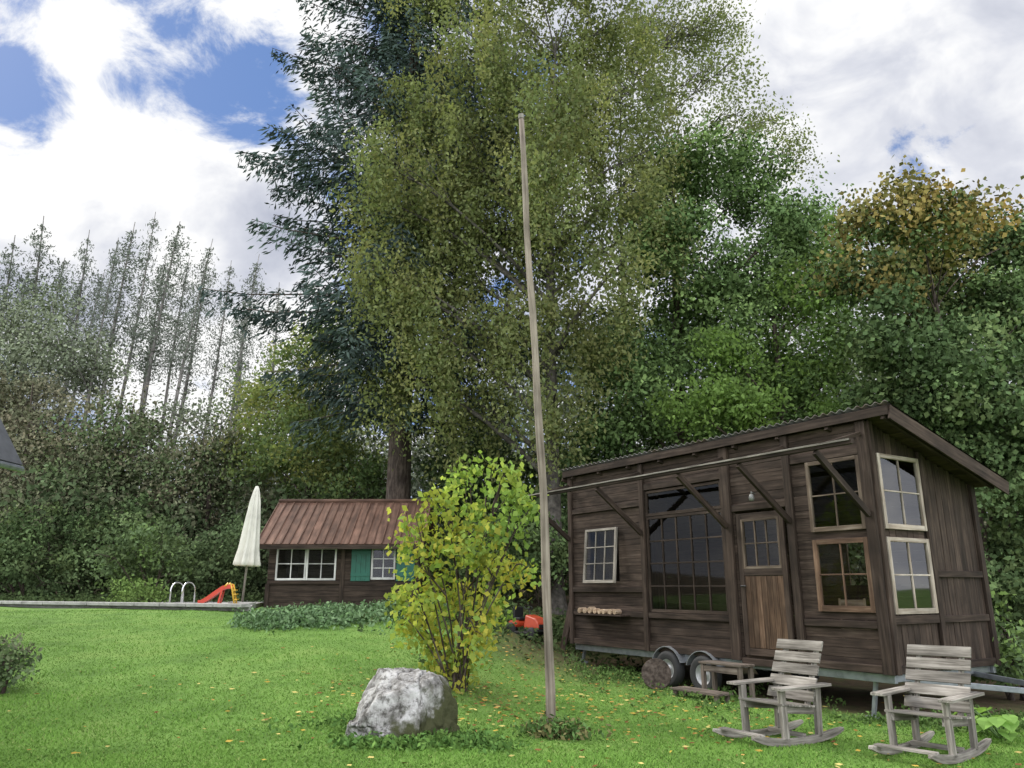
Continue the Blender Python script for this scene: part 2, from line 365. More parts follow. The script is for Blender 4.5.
# ------------------------------------------------------------------ foliage
def lobe_world(lobes, Y0):
    out_ = []
    for l in lobes:
        px, py, r = l[:3]; dy = l[3] if len(l) > 3 and l[3] is not None else random.uniform(-2.2, 2.2)
        c = at(px, py, Y0+dy); out_.append((c, r/F*zc(c.y, c.z), l[4] if len(l) > 4 else None))
    return out_
def limb(mb, p, q, r0, r1, n=5, rise=.12):
    p = Vector(p); q = Vector(q); Ln = (q-p).length
    mid = (p+q)/2+Vector((random.uniform(-.08, .08), random.uniform(-.08, .08), rise))*Ln
    pts = []; rs = []
    for i in range(6):
        t = i/5; pts.append(p*(1-t)**2+mid*2*t*(1-t)+q*t*t); rs.append(r0+(r1-r0)*t)
    mb.tube(pts, rs, n, cap=False)
    return pts
def tree(name, label, cat, bx, by, height, tr, lobes, pal, leaf=.15, per=80, rc=.5, k=8, droop=.4, hang=0., bark=None, lean=(0, 0), group=None, twig=.3, stems=1, aspect=.6, world=False, flat=.65, mat=None, gain=1.0, sig=.22, lr=.42):
    bark = bark or BARK
    bz = gz(bx, by)-.06; root = empty(name, (bx, by, bz), label, cat, group=group)
    M = Matrix.Translation((-bx, -by, -bz)); off = np.array([bx, by, bz])
    lw = lobes if world else lobe_world(lobes, by)
    tk = MB(M)
    w1, w2 = random.uniform(0, 6), random.uniform(0, 6)
    def spine(t): return Vector((bx+lean[0]*t+.018*height*math.sin(2.6*t+w1)*t, by+lean[1]*t+.018*height*math.sin(3*t+w2)*t, bz+height*t))
    if stems == 1:
        ts = [0, .02, .05, .12, .22, .35, .5, .65, .8, .92, 1]
        tk.tube([spine(t) for t in ts], [tr*(1.5 if t == 0 else 1.2 if t == .02 else 1)*(1-.93*t)+.006 for t in ts], 10, cap=False)
    Ps = []; Cs = []
    for (c, r, pl) in lw:
        hd = math.hypot(c.x-bx, c.y-by); 
        t = min(.95, max(.12, ((c.z-.65*hd-.35*r)-bz)/height))
        if stems == 1: p0 = spine(t); r0 = max(.02, tr*lr*(1-.8*t)); br = MB(M)
        else:
            a = random.uniform(0, 6.28); p0 = Vector((bx+.12*math.cos(a), by+.12*math.sin(a), bz)); r0 = tr; br = tk
        pts = limb(br, p0, c, r0, .4*r0*.5+.006, 6)
        nc = max(4, int(k*r*r)); d = rng.normal(size=(nc, 3)); d /= np.linalg.norm(d, axis=1)[:, None]
        rr = rng.random(nc)**(1/2.3)*(.85+.3*rng.random(nc))
        cc = np.array(c)[None]+d*rr[:, None]*r*np.array([1, .95, .88])[None]
        palr = np.array(pl or pal)*gain*FG
        for i in range(nc):
            if random.random() < twig: 
                s = pts[random.randint(3, 5)]; br.tube([s, (s+Vector(cc[i]))/2+Vector((0, 0, .1*r)), Vector(cc[i])], [.018+.004*r, .012+.002*r, .005], 3, cap=False)
            m_ = int(per*random.uniform(.5, 1.4)); e = np.clip(rng.normal(size=(m_, 3)), -1.7, 1.7)*rc*random.uniform(.6, 1.25)*np.array([1, 1, flat])
            if hang:
                h_ = np.clip(rng.exponential(hang, m_), 0, hang*2.6); e[:, 2] -= h_; e[:, :2] *= (1-.25*h_/hang/2)[:, None]
            Ps.append(cc[i][None]+e)
            b0 = palr[rng.integers(0, len(palr))]*math.exp(random.gauss(0, sig))
            b1 = palr[rng.integers(0, len(palr), m_)]
            Cs.append((.7*b0[None]+.3*b1)*(.8+.4*rng.random((m_, 1))))
        if stems == 1: br.build('branch', bark, root, smooth=True)
    P = np.concatenate(Ps); Cc = np.concatenate(Cs); gz_ = g(P[:, 0], P[:, 1]); ok = P[:, 2] > gz_+.02; P = P[ok]; Cc = Cc[ok]
    tk.build('trunk' if stems == 1 else 'stems', bark, root, smooth=True)
    arr_mesh('crown', leaf_quads(P-off[None], leaf, aspect, droop), Cc, mat or LEAFD, root)
    return root

# --- dark fir
def fir(label, bx, by, height, tr, zlow, R, pal, per=130):
    bz = gz(bx, by)-.1; root = empty('fir_tree', (bx, by, bz), label, 'fir tree')
    tk = MB(); ts = [0, .015, .05, .15, .4, .7, 1]
    tk.tube([(0, 0, height*t) for t in ts], [tr*(1.5 if t == 0 else 1.15 if t < .03 else 1)*(1-.95*t)+.01 for t in ts], 12, cap=False); tk.build('trunk', BARK, root, smooth=True)
    br = MB(); Ps = []; U = []; Cs = []; z = zlow
    pal = np.array(pal)
    while z < height-.4:
        f = (z-zlow)/(height-zlow); Lm = R*(min(1, .62+f*1.6) if f < .3 else 1.03)*(1-max(0, f-.15)/.85)**.75+.25
        for b_ in range(6 if f < .85 else 4):
            az = random.uniform(0, 6.283); Ln = Lm*random.choice((random.uniform(.4, .75), random.uniform(.75, 1.08))); dirv = Vector((math.cos(az), math.sin(az), 0)); sidev = Vector((-dirv.y, dirv.x, 0))
            zb = z+random.uniform(-.25, .25); dr = random.uniform(.22, .5)*(1-.6*f)
            pts = [Vector((0, 0, zb))+dirv*Ln*t+Vector((0, 0, Ln*(.12*t-dr*t*t+.18*t**4))) for t in np.linspace(0, 1, 6)]
            br.tube(pts, [.05*(1-.85*t)*(.4+Ln/R*.6)+.006 for t in np.linspace(0, 1, 6)], 4, cap=False)
            m_ = max(12, int(per*Ln/R)); tt = .12+.88*rng.random(m_)**.8; side_ = rng.uniform(-1, 1, m_); side_ = np.round(side_*5)/5+rng.normal(0, .04, m_); wd = (.12+.27*Ln)*(1.05-tt)**.7*side_
            bc = np.array(pal[rng.integers(0, len(pal))])*math.exp(random.gauss(0, .2))
            P0 = np.array([0, 0, zb])[None]+np.array(dirv)[None]*(Ln*tt)[:, None]+np.array(sidev)[None]*wd[:, None]
            P0[:, 2] += Ln*(.12*tt-dr*tt*tt+.18*tt**4)-.22*np.abs(wd)-np.clip(rng.exponential(.28, m_), 0, .9)
            uu = np.array(dirv)[None]*.5+np.array(sidev)[None]*(np.sign(wd)*.5)[:, None]+rng.normal(size=(m_, 3))*.28; uu[:, 2] -= .55
            Ps.append(P0); U.append(uu); Cs.append(bc[None]*(.7+.6*rng.random((m_, 1))))
        z += random.uniform(.36, .54)
    br.build('branches', BARK, root, smooth=True)
    P = np.concatenate(Ps); U = np.concatenate(U); Cc = np.concatenate(Cs); U /= np.linalg.norm(U, axis=1)[:, None]
    w = rng.normal(size=P.shape); v = np.cross(U, w); v /= np.linalg.norm(v, axis=1)[:, None]; s = (.29*(.6+.8*rng.random(len(P))))[:, None]
    U = U*s/2; v = v*s*.14
    arr_mesh('crown', np.stack([P-U, P+v*.9, P+U, P-v*.9], 1), Cc, NEEDLE, root)
    return root
fb = at(398, 500, 28.5)
fir('huge dark fir with a thick bare lower trunk behind the small cabin', fb.x, 28.5, 35, .50, 7.2, 7.8, [(.066, .092, .082), (.078, .108, .093), (.058, .08, .073)], 520)

# --- birch (olive)
OL = [(.108, .120, .050), (.094, .110, .047), (.126, .128, .054), (.083, .103, .045)]
bl = [(475, 40, 58), (418, 110, 46), (385, 165, 46), (400, 215, 54), (398, 275, 46), (430, 330, 52), (396, 372, 36), (466, 395, 44), (545, 55, 62), (610, 30, 58), (505, 130, 64),
      (585, 135, 58), (472, 215, 66), (550, 235, 64), (622, 190, 48), (505, 320, 60), (582, 330, 54), (555, 395, 44), (440, 265, 46), (520, -60, 80), (440, -40, 60), (600, -70, 60), (620, 265, 42), (455, 150, 50), (530, 180, 56), (560, 100, 50, -2.5), (630, 95, 46), (545, 160, 44, -3), (362, 195, 26), (360, 262, 24), (650, 150, 30), (655, 225, 30)]
tree('birch_tree', 'tallest olive green birch with drooping twigs behind the pole', 'birch tree', at(556, 590, 24).x, 24, 21, .26, bl, OL, leaf=.145, per=148, rc=.36, k=8.8, hang=.8, droop=.9, bark=BARKL, lean=(.2, .5), twig=.45, aspect=.58, mat=LEAF, sig=.28, lr=.5)
bl2 = [(660, 95, 38), (690, 30, 40), (720, 12, 30), (650, 20, 40), (700, 80, 32), (735, 60, 22), (735, 115, 28), (770, 120, 26), (670, 150, 40), (790, 150, 24), (690, -40, 40), (640, 60, 34)]
tree('birch_tree', 'thin see-through birch top right of the tallest birch', 'birch tree', at(640, 560, 27).x, 27.5, 21, .16, bl2, [(.10, .115, .05), (.086, .102, .045)], leaf=.135, per=62, rc=.45, k=13, hang=.45, droop=.7, bark=BARKL, twig=.9, mat=LEAF, lr=.6)

# --- right centre broadleaf
DG = [(.064, .100, .037), (.075, .113, .041), (.055, .088, .034), (.086, .124, .043)]
BG = [(.112, .165, .046), (.098, .150, .043), (.086, .132, .041)]
cl1 = [(665, 190, 42), (700, 165, 50), (750, 190, 50), (790, 225, 44), (690, 255, 64), (765, 275, 64), (650, 340, 60), (725, 360, 68), (640, 410, 58), (690, 430, 58), (610, 450, 48), (740, 430, 58), (655, 240, 46), (715, 300, 52), (620, 360, 44)]
tree('broadleaf_tree', 'large dark green broadleaf tree behind the middle of the wagon', 'tree', at(690, 560, 27).x, 27, 17, .35, cl1, DG, leaf=.155, per=155, rc=.45, k=9.5, twig=.12, sig=.28)
cl2 = [(810, 300, 42, None, BG), (835, 290, 32, None, BG), (800, 365, 52, None, BG+DG), (845, 370, 42, None, BG+DG), (780, 420, 50), (830, 430, 47), (815, 250, 32), (770, 370, 42, None, BG), (850, 330, 27), (740, 400, 38, None, BG), (835, 250, 24), (820, 220, 22), (690, 410, 34, -1.5, BG), (720, 345, 30, -1.5, BG)]
tree('broadleaf_tree', 'fresh green broadleaf tree above the wagon roof, between two darker trees', 'tree', at(800, 560, 25).x, 25, 12, .25, cl2, DG+BG, leaf=.15, per=138, rc=.42, k=10, twig=.12, mat=LEAF, sig=.26)
# --- right maple
GO = [(.145, .112, .038), (.118, .104, .038), (.09, .094, .035), (.175, .118, .038)]
MD = [(.052, .080, .033), (.062, .092, .036), (.045, .069, .030), (.073, .097, .038)]
dl = [(915, 207, 34, None, GO+MD[:1]), (880, 227, 34, None, GO+MD[:2]), (955, 217, 36, None, GO+MD[:2]), (985, 235, 38, None, MD+GO[:2]), (1015, 240, 34), (870, 275, 42, None, MD+GO[:2]), (930, 255, 50, None, MD[:3]+GO[:3]), (930, 300, 56, None, MD+GO[1:3]), (1000, 310, 64), (885, 345, 52), (960, 370, 68), (1030, 400, 68), (900, 410, 50), (985, 455, 62),
      (1040, 490, 62), (1010, 560, 54), (1050, 300, 62), (935, 440, 47), (1045, 590, 52), (1080, 420, 70), (1010, 490, 40, -2)]
tree('maple_tree', 'broad dark maple with a golden top behind the right end of the wagon', 'maple tree', at(985, 600, 21).x, 21, 11, .26, dl, MD, leaf=.135, per=165, rc=.38, k=12, twig=.08, aspect=.8, sig=.28, lr=.25)

# --- left and middle wood edge
BR = [(.098, .096, .062), (.088, .096, .058), (.112, .10, .066)]  # brown-olive, greyed and lightened to stand in for haze on the left
GB = [(.15, .15, .055), (.12, .136, .05), (.098, .126, .046)]
MG = [(.070, .100, .045), (.081, .110, .048), (.060, .087, .041)]
tree('broadleaf_tree', 'golden green young tree behind the left end of the cabin roof', 'tree', at(300, 560, 32).x, 32, 9, .15, [(305, 365, 42), (335, 335, 32), (280, 410, 47), (330, 400, 47), (300, 450, 52), (345, 450, 47), (265, 455, 40), (365, 400, 30), (310, 490, 40, None, MD), (360, 490, 36, None, MD)], GB+MG, leaf=.165, per=110, rc=.48, k=8, mat=LEAF, gain=.95)
tree('broadleaf_tree', 'brownish tree filling the left frame edge below the spruces', 'tree', at(10, 560, 36).x, 36, 10, .2, [(15, 400, 40), (45, 430, 46), (0, 455, 52), (50, 480, 52), (-30, 415, 52), (20, 520, 47)], BR, leaf=.18, per=110, rc=.6, k=7)
tree('broadleaf_tree', 'hazy brown-olive tree under the leaning spruces, left of middle', 'tree', at(110, 560, 35).x, 35, 9, .2, [(105, 425, 34), (135, 450, 42), (85, 460, 44), (125, 500, 52), (75, 515, 42), (150, 430, 24)], BR+MG, leaf=.18, per=110, rc=.6, k=7)
tree('broadleaf_tree', 'rounded olive tree just left of the closed parasol', 'tree', at(205, 560, 34).x, 34, 8, .18, [(205, 455, 38), (180, 485, 44), (230, 472, 42), (200, 515, 47), (235, 440, 26)], MG+BR, leaf=.17, per=110, rc=.55, k=8)
tree('broadleaf_tree', 'thin-crowned grey-green tree in front of the left spruces', 'tree', at(60, 560, 42).x, 42, 14, .2, [(60, 345, 36), (80, 375, 36), (35, 335, 32), (20, 370, 34), (100, 365, 26), (50, 305, 26), (-10, 320, 34)], [(.115, .13, .085), (.10, .118, .078)], leaf=.2, per=75, rc=.7, k=6, twig=.7, bark=BARKH)  # this tree and the next: distance haze mixed into crown and bark colour
tree('broadleaf_tree', 'feathery grey-green tree under the leaning spruces, left of the golden tree', 'tree', at(210, 560, 44).x, 44, 10, .2, [(175, 415, 26), (235, 405, 24), (255, 400, 24), (205, 420, 24)], [(.115, .13, .085), (.10, .118, .078)], leaf=.2, per=60, rc=.7, k=6, twig=.7, bark=BARKH)
tree('broadleaf_tree', 'dark tree behind the yellow shrub and cabin end', 'tree', at(450, 560, 30).x, 30, 8, .2, [(450, 470, 38), (475, 450, 42), (500, 490, 46), (465, 510, 40), (540, 480, 42)], MD+MG, leaf=.16, per=120, rc=.5, k=9, gain=.85)
tree('broadleaf_tree', 'dark tree between the pole and the wagon roof', 'tree', at(585, 560, 28).x, 28.5, 8, .2, [(590, 470, 42), (560, 510, 42), (620, 500, 42), (530, 530, 38), (650, 480, 37)], MD+MG, leaf=.16, per=120, rc=.5, k=9, gain=.85)

def shrub(label, px, py, Y, w, h, pal, leaf=.14, per=80, k=9, name='bush', dens=4, group=None, rc=.3, gain=.82):
    b = at(px, py, Y); x, y = b.x, Y; z = gz(x, y); lw = []
    for i in range(dens):
        r = random.uniform(.28, .42)*min(w, h*1.3); lw.append((Vector((x+random.uniform(-.5, .5)*(w-r), y+random.uniform(-.35, .35)*w, z+max(r*.6, random.uniform(.25, .8)*h))), r, None))
    return tree(name, label, 'bush', x, y, h, .03, lw, pal, leaf=leaf, per=per, rc=rc, k=k, stems=3, world=True, group=group, gain=gain)
shrub('wide dark bush at the far left end of the terrace', 25, 590, 29, 4.6, 2.6, MD+MG, dens=8, k=8)
shrub('light green rounded bush behind the pool ladder', 150, 590, 27.5, 4.2, 2.6, MG+BG[2:], dens=8, k=8, gain=.92)
shrub('low pale green bush on the terrace left of the pool ladder', 148, 602, 24, 1.5, .9, BG, dens=5, k=12, leaf=.1, gain=.8)
shrub('mid green bush between parasol and pool ladder', 205, 590, 29, 3.4, 3.0, MG, dens=7, k=8)
shrub('dark bush at the left wood edge below the brownish tree', 80, 590, 31, 4.8, 3.6, MD, dens=8, k=7)
shrub('dark green bush hard by the right end of the cabin', 465, 590, 25.5, 3, 3.0, MD+MG, dens=7, k=8, gain=.75)
shrub('shaded bush behind the orange mower', 545, 590, 24, 3.2, 2.6, MD, dens=7, k=8, gain=.75)
shrub('tall shaded bush behind the wagon left corner', 590, 590, 25.5, 3.4, 3.6, MD, dens=8, k=8, gain=.75)
shrub('leafy bush beside the drawbar at the wagon end', 1012, 660, 13.6, 1.9, 1.3, MG+BG, dens=7, k=16, leaf=.10, rc=.2, gain=.85)
shrub('dark bush in the shade behind the wagon end', 1020, 620, 16.5, 2.6, 2.4, MD+MG, dens=7, k=10)
shrub('leafy green bush at the left edge of the lawn', -5, 690, 11.3, .8, .65, MG+BR[:1], dens=6, k=34, leaf=.07, rc=.12, gain=1)

# yellow shrub
YG = [(.20, .21, .040), (.145, .188, .040), (.112, .165, .038), (.235, .212, .040)]
Gy = [(.098, .150, .038), (.115, .168, .040), (.155, .185, .040)]
yl = [(470, 476, 23, None, Gy), (445, 506, 27), (495, 498, 29, None, Gy), (432, 545, 28), (470, 542, 35, None, Gy+YG), (515, 530, 27, None, Gy), (418, 588, 22), (450, 590, 33), (492, 575, 33, None, Gy+YG), (428, 626, 25), (468, 618, 30), (408, 620, 16), (516, 565, 18), (414, 545, 16), (505, 468, 16, None, Gy), (488, 612, 22, None, Gy), (404, 598, 12), (448, 648, 21), (474, 648, 19), (420, 515, 15), (532, 505, 13, None, Gy), (455, 668, 13), (438, 662, 12)]
yl = [(q[0], q[1], q[2], random.uniform(-.6, .6), q[4] if len(q) > 4 else None) for q in yl]
tree('yellow_shrub', 'yellow-green shrub turning autumn yellow in the middle of the lawn', 'shrub', at(458, 690, 12.2).x, 12.2, 3.2, .016, yl, YG, leaf=.102, per=26, rc=.16, k=52, hang=.08, stems=9, twig=.3, droop=.9, aspect=.74, bark=BARK, flat=.8, mat=LEAF, sig=.2)

# --- far spruces
def far_spruce(bare, R=1.9, dens=16):
    hgt = 28.0; root = empty('spruce_tree', (0, 0, 0)); mb = MB()
    bow = random.uniform(-.6, .6)
    mb.tube([(bow*math.sin(t*3), 0, hgt*t) for t in np.linspace(0, 1, 8)], [.27*(1-.9*t) for t in np.linspace(0, 1, 8)], 7, cap=False)
    for i in range(50):
        z = hgt*random.uniform(.2, .97); a = random.uniform(0, 6.28); l = random.uniform(.6, 1.8)*(1.2-z/hgt); mb.tube([(bow*math.sin(z/hgt*3), 0, z), (l*math.cos(a), l*math.sin(a), z-.1*l)], [.022, .008], 3, cap=False)
    mb.build('trunk', BARKH, root, smooth=True)
    Ps = []; z = hgt*bare
    while z < hgt:
        f = (z/hgt-bare)/(1-bare); Ln = R*(1-f)**.5*(.5+.5*min(1, f*4))+.12
        for b_ in range(5):
            az = random.uniform(0, 6.28); l = Ln*random.uniform(.3, 1.25); m_ = int(7+dens*l/R); t = rng.random(m_)
            Q = np.stack([np.cos(az)*l*t+rng.normal(size=m_)*.15*l+bow*math.sin(z/hgt*3), np.sin(az)*l*t+rng.normal(size=m_)*.15*l, z+.1*l*t-.5*l*t*t-np.clip(rng.exponential(.5, m_), 0, 1.8)], 1); Ps.append(Q)
        z += random.choice((random.uniform(.25, .6), random.uniform(.5, 1.1)))
    P = np.concatenate(Ps); c = np.array([.135, .155, .12])[None]*(.75+.45*rng.random((len(P), 1)))  # needles paled, with the backlit haze put into their colour
    arr_mesh('crown', leaf_quads(P, .25, .34, .8), c, NEEDLE, root)
    return root
protos = [far_spruce(.40, 3.4, 48), far_spruce(.54, 3.0, 44), far_spruce(.62, 2.8, 40), far_spruce(.58, 2.4, 34)]
used = set()
spec = [(-10, 250, 48, 0), (16, 236, 52, 0), (46, 218, 55, 0), (66, 258, 50, 1), (92, 232, 56, 0), (122, 240, 52, 1), (136, 222, 54, 2), (156, 212, 58, 3), (178, 218, 53, 1), (189, 252, 56, 2), (212, 236, 52, 2), (233, 262, 57, 3), (262, 256, 54, 2), (280, 284, 56, 3), (108, 270, 62, 2), (170, 258, 62, 2), (30, 270, 60, 1), (246, 296, 60, 3), (203, 268, 60, 3), (80, 276, 60, 2)]
ordn = ['', 'first', 'second', 'third', 'fourth', 'fifth', 'sixth', 'seventh', 'eighth', 'ninth', 'tenth', 'eleventh', 'twelfth', 'thirteenth', 'fourteenth', 'fifteenth', 'sixteenth', 'seventeenth', 'eighteenth', 'nineteenth', 'twentieth']
rank = {i: r+1 for r, i in enumerate(sorted(range(len(spec)), key=lambda i: spec[i][0]))}
for i, (px, py, Yd, k) in enumerate(spec):
    o = protos[k] if k not in used else copy_tree(protos[k]); used.add(k)
    tp = at(px, py, Yd); z0 = gz(tp.x, Yd)-.2; lean_ = random.uniform(-.01, .09) if px > 100 else random.uniform(-.02, .03)
    o.location = (tp.x-math.sin(lean_)*(tp.z-z0), Yd, z0); s = (tp.z-z0)/28.0; s2_ = s*random.uniform(.75, 1.2); o.scale = (s2_, s2_, s); o.rotation_euler = (random.uniform(-.02, .02), lean_, 0)
    desc = ['full-branched tall spruce', 'tall spruce with half-bare trunk', 'slender spruce with long bare trunk', 'thin-crowned leaning spruce'][k]
    tag(o, f'{desc} on the left skyline, {ordn[rank[i]]} from the left frame edge', 'spruce tree', 'spruces on the left skyline')

# --- far woodland mass + thicket
def mass(name, label, n_cl, xr, yr, hfun, pal, leaf, per, rc):
    xs_ = rng.uniform(*xr, n_cl); ys_ = rng.uniform(*yr, n_cl); h = np.array([hfun(a, b) for a, b in zip(xs_, ys_)]); zs = g(xs_, ys_)+h*rng.random(n_cl)**.8
    C_ = np.stack([xs_, ys_, zs], 1); pal = np.array(pal)*FG
    P = (C_[:, None, :]+np.clip(rng.normal(size=(n_cl, per, 3)), -1.8, 1.8)*rc*np.array([1, 1, .75])).reshape(-1, 3)
    c = np.repeat(pal[rng.integers(0, len(pal), n_cl)]*np.exp(rng.normal(0, .22, (n_cl, 1))), per, 0)*(.7+.6*rng.random((n_cl*per, 1)))
    o = arr_mesh(name, leaf_quads(P, leaf, .65, .4), c, LEAFD); tag(o, label, 'woodland', kind='stuff'); return o
mass('far_woodland', 'hazy far-off woodland filling the slope behind the trees', 2300, (-52, 52), (44, 60), lambda x, y: 9.5+3*math.sin(x*.35)+2*math.sin(x*.9+1)-(3.8 if -34 < x < -12 else 0)+(5 if x > -5 else 0), [(.092, .106, .072), (.08, .096, .066), (.10, .106, .074)], .36, 58, 1.2)  # far foliage kept pale: the haze is in its palette
mass('thicket', 'dark thicket of undergrowth along the wood edge', 1400, (-34, 24), (30.5, 38), lambda x, y: 3.8+1.2*math.sin(x*.6)+.6*math.sin(x*1.7), [(.045, .063, .031), (.055, .072, .035), (.059, .063, .037)], .23, 70, .65)
# nettle patch in front of the cabin and weeds
def patch(name, label, spec, h, pal, leaf, cat):
    Q = scatter(spec); nn = len(Q); per = 9
    base = np.stack([Q[:, 0], Q[:, 1], g(Q[:, 0], Q[:, 1])], 1); hh = h*(.4+.8*rng.random(nn))
    P = (base[:, None, :]+np.stack([rng.normal(0, .06, (nn, per)), rng.normal(0, .06, (nn, per)), rng.random((nn, per))*hh[:, None]], -1)).reshape(-1, 3)
    pal = np.array(pal); c = np.repeat(pal[rng.integers(0, len(pal), nn)], per, 0)*(.7+.6*rng.random((nn*per, 1)))
    o = arr_mesh(name, leaf_quads(P, leaf, .5, .2), c, LEAFD); tag(o, label, cat, kind='stuff'); return o
pc = at(305, 627, 18.6); patch('nettle_patch', 'grey-green weed patch on the bank in front of the cabin', [(pc.x-.4, 18.0, .45, .5, 500), (pc.x+.7, 18.5, .55, .6, 500), (pc.x+2.0, 20.0, .7, .6, 240)], .30, [(.14, .22, .11), (.12, .20, .085), (.16, .24, .12)], .095, 'weeds')
patch('wood_edge_weeds', 'dark low weeds under the trees by the cabin and mower', [(-1.2, 20, 1.0, 1.6, 420), (1.4, 20, .9, 1.2, 300), (-14, 27.5, 4, .8, 800)], .35, [(.06, .09, .035), (.068, .097, .038)], .11, 'weeds')
patch('boulder_weeds', 'long grass and weeds around the boulder', [(-1.05, 8.65, .40, .14, 180), (-.50, 8.85, .26, .2, 150), (-1.5, 9.6, .5, .25, 90)], .10, [(.08, .155, .04), (.105, .185, .045)], .06, 'weeds')
patch('pole_weeds', 'leafy weeds at the foot of the pole', [(.5, 9.65, .2, .13, 120)], .20, [(.09, .155, .05), (.08, .14, .04), (.15, .14, .06)], .07, 'weeds')
patch('wagon_weeds', 'weeds and long grass under the wagon edge', [(2.0, 16.3, .5, .7, 200), (3.6, 13.6, .8, 1.2, 150), (5.7, 11.5, .8, .2, 140), (6.6, 11.2, .7, .5, 220)], .14, [(.08, .135, .04), (.095, .155, .045)], .06, 'weeds')

# ------------------------------------------------------------------ boulder
bp_ = at(402, 735, 9.0); bx, by = bp_.x, 9.25; bz = gz(bx, by)
bm = bmesh.new(); bmesh.ops.create_icosphere(bm, subdivisions=6, radius=1)
planes = [(Vector((math.cos(a)*math.cos(e), math.sin(a)*math.cos(e), math.sin(e))), d) for (a, e, d) in
          ((-1.85, .30, .62), (-2.75, .60, .64), (-.15, .60, .64), (-.62, .10, .56), (2.2, .5, .7), (3.05, .25, .72), (-1.2, 1.30, .58), (1.0, .3, .7), (-2.3, -.1, .68), (.3, .15, .72), (1.5, 1.1, .68), (-1.15, .62, .62), (-2.2, .95, .62), (.1, 1.15, .62))]
for v in bm.verts:
    p = v.co.copy()
    for nrm, d in planes:
        q = p.dot(nrm)
        if q > d: p -= nrm*(q-d)
    nn = mnoise.fractal(v.co*1.8+Vector((3, 1, 2)), 1, 2, 3)*.03-max(0, .12-abs(mnoise.noise(v.co*2.3+Vector((9, 4, 7)))))*.45+mnoise.fractal(v.co*7, .9, 2, 5)*.022
    p += v.co*nn
    v.co = Vector((p.x*.78, p.y*.72, p.z*.80+(.10*p.x if p.z > 0 else 0)))
for f in bm.faces: f.smooth = True
me = bpy.data.meshes.new('boulder'); bm.to_mesh(me); bm.free()
m, nt, N, L, b = new_mat('lichen_rock')
tcn = N.new('ShaderNodeTexCoord')
r1 = ramp(N, [(.07, .066, .06), (.22, .21, .195), (.44, .43, .41), (.60, .59, .57)], [.30, .43, .54, .72]); L.new(nt_noise(3.6, 9, .70), r1.inputs['Fac'])
r2 = ramp(N, [(.22, .21, .19), (1, 1, 1)], [.39, .51]); L.new(nt_noise(13, 7, .72), r2.inputs['Fac'])
mx = N.new('ShaderNodeMix'); mx.data_type = 'RGBA'; mx.blend_type = 'MULTIPLY'; mx.inputs[0].default_value = .85; L.new(r1.outputs[0], mx.inputs[6]); L.new(r2.outputs[0], mx.inputs[7])
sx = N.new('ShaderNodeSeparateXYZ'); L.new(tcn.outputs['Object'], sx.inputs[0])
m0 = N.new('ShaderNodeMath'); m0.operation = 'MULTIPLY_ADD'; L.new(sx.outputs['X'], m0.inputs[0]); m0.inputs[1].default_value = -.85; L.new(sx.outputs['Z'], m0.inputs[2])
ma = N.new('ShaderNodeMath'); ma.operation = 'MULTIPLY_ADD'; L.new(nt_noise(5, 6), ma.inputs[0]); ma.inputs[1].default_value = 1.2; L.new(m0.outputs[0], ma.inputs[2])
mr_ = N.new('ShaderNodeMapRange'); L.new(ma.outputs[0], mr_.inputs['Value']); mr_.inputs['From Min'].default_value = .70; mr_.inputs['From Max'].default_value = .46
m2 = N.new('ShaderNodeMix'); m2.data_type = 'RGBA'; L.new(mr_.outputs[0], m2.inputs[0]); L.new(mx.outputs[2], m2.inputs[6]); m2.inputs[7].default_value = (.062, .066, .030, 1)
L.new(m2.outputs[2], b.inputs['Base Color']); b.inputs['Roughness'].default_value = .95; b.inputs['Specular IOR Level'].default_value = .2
bp = N.new('ShaderNodeBump'); bp.inputs['Strength'].default_value = 1.0; bp.inputs['Distance'].default_value = .04; L.new(nt_noise(14, 9, .72), bp.inputs['Height']); L.new(bp.outputs[0], b.inputs['Normal'])
me.materials.append(m); o = bpy.data.objects.new('boulder', me); COL.objects.link(o); o.location = (bx, by, bz+.19); o.rotation_euler = (0, 0, .1)
tag(o, 'large pale lichen-covered boulder lying on the lawn', 'boulder')

# ------------------------------------------------------------------ pole
b0 = at(551, 730, 9.75); t0 = at(524, 118, 9.75); mb = MB(); zb = gz(b0.x, 9.75)-.1
pts = []; rs = []
for i in range(15):
    t = i/14; p = Vector((b0.x, 9.75, zb)).lerp(t0, t); p.x += .035*math.sin(t*5)+.008*math.sin(t*23); p.y += .02*math.sin(t*4+1)
    pts.append(p-Vector((b0.x, 9.75, zb))); rs.append(.059-.020*t+.003*math.sin(t*31))
root = empty('wooden_pole', (b0.x, 9.75, zb), 'tall bare wooden pole standing upright on the lawn', 'pole')
mb.tube(pts, rs, 14); mb.build('shaft', POLEW, root, smooth=True)
mb = MB(); tp = pts[-1]; mb.tube([tp+Vector((0, 0, -.03)), tp+Vector((0, 0, .04))], [.045, .042], 14); mb.build('cap', GREYW, root)

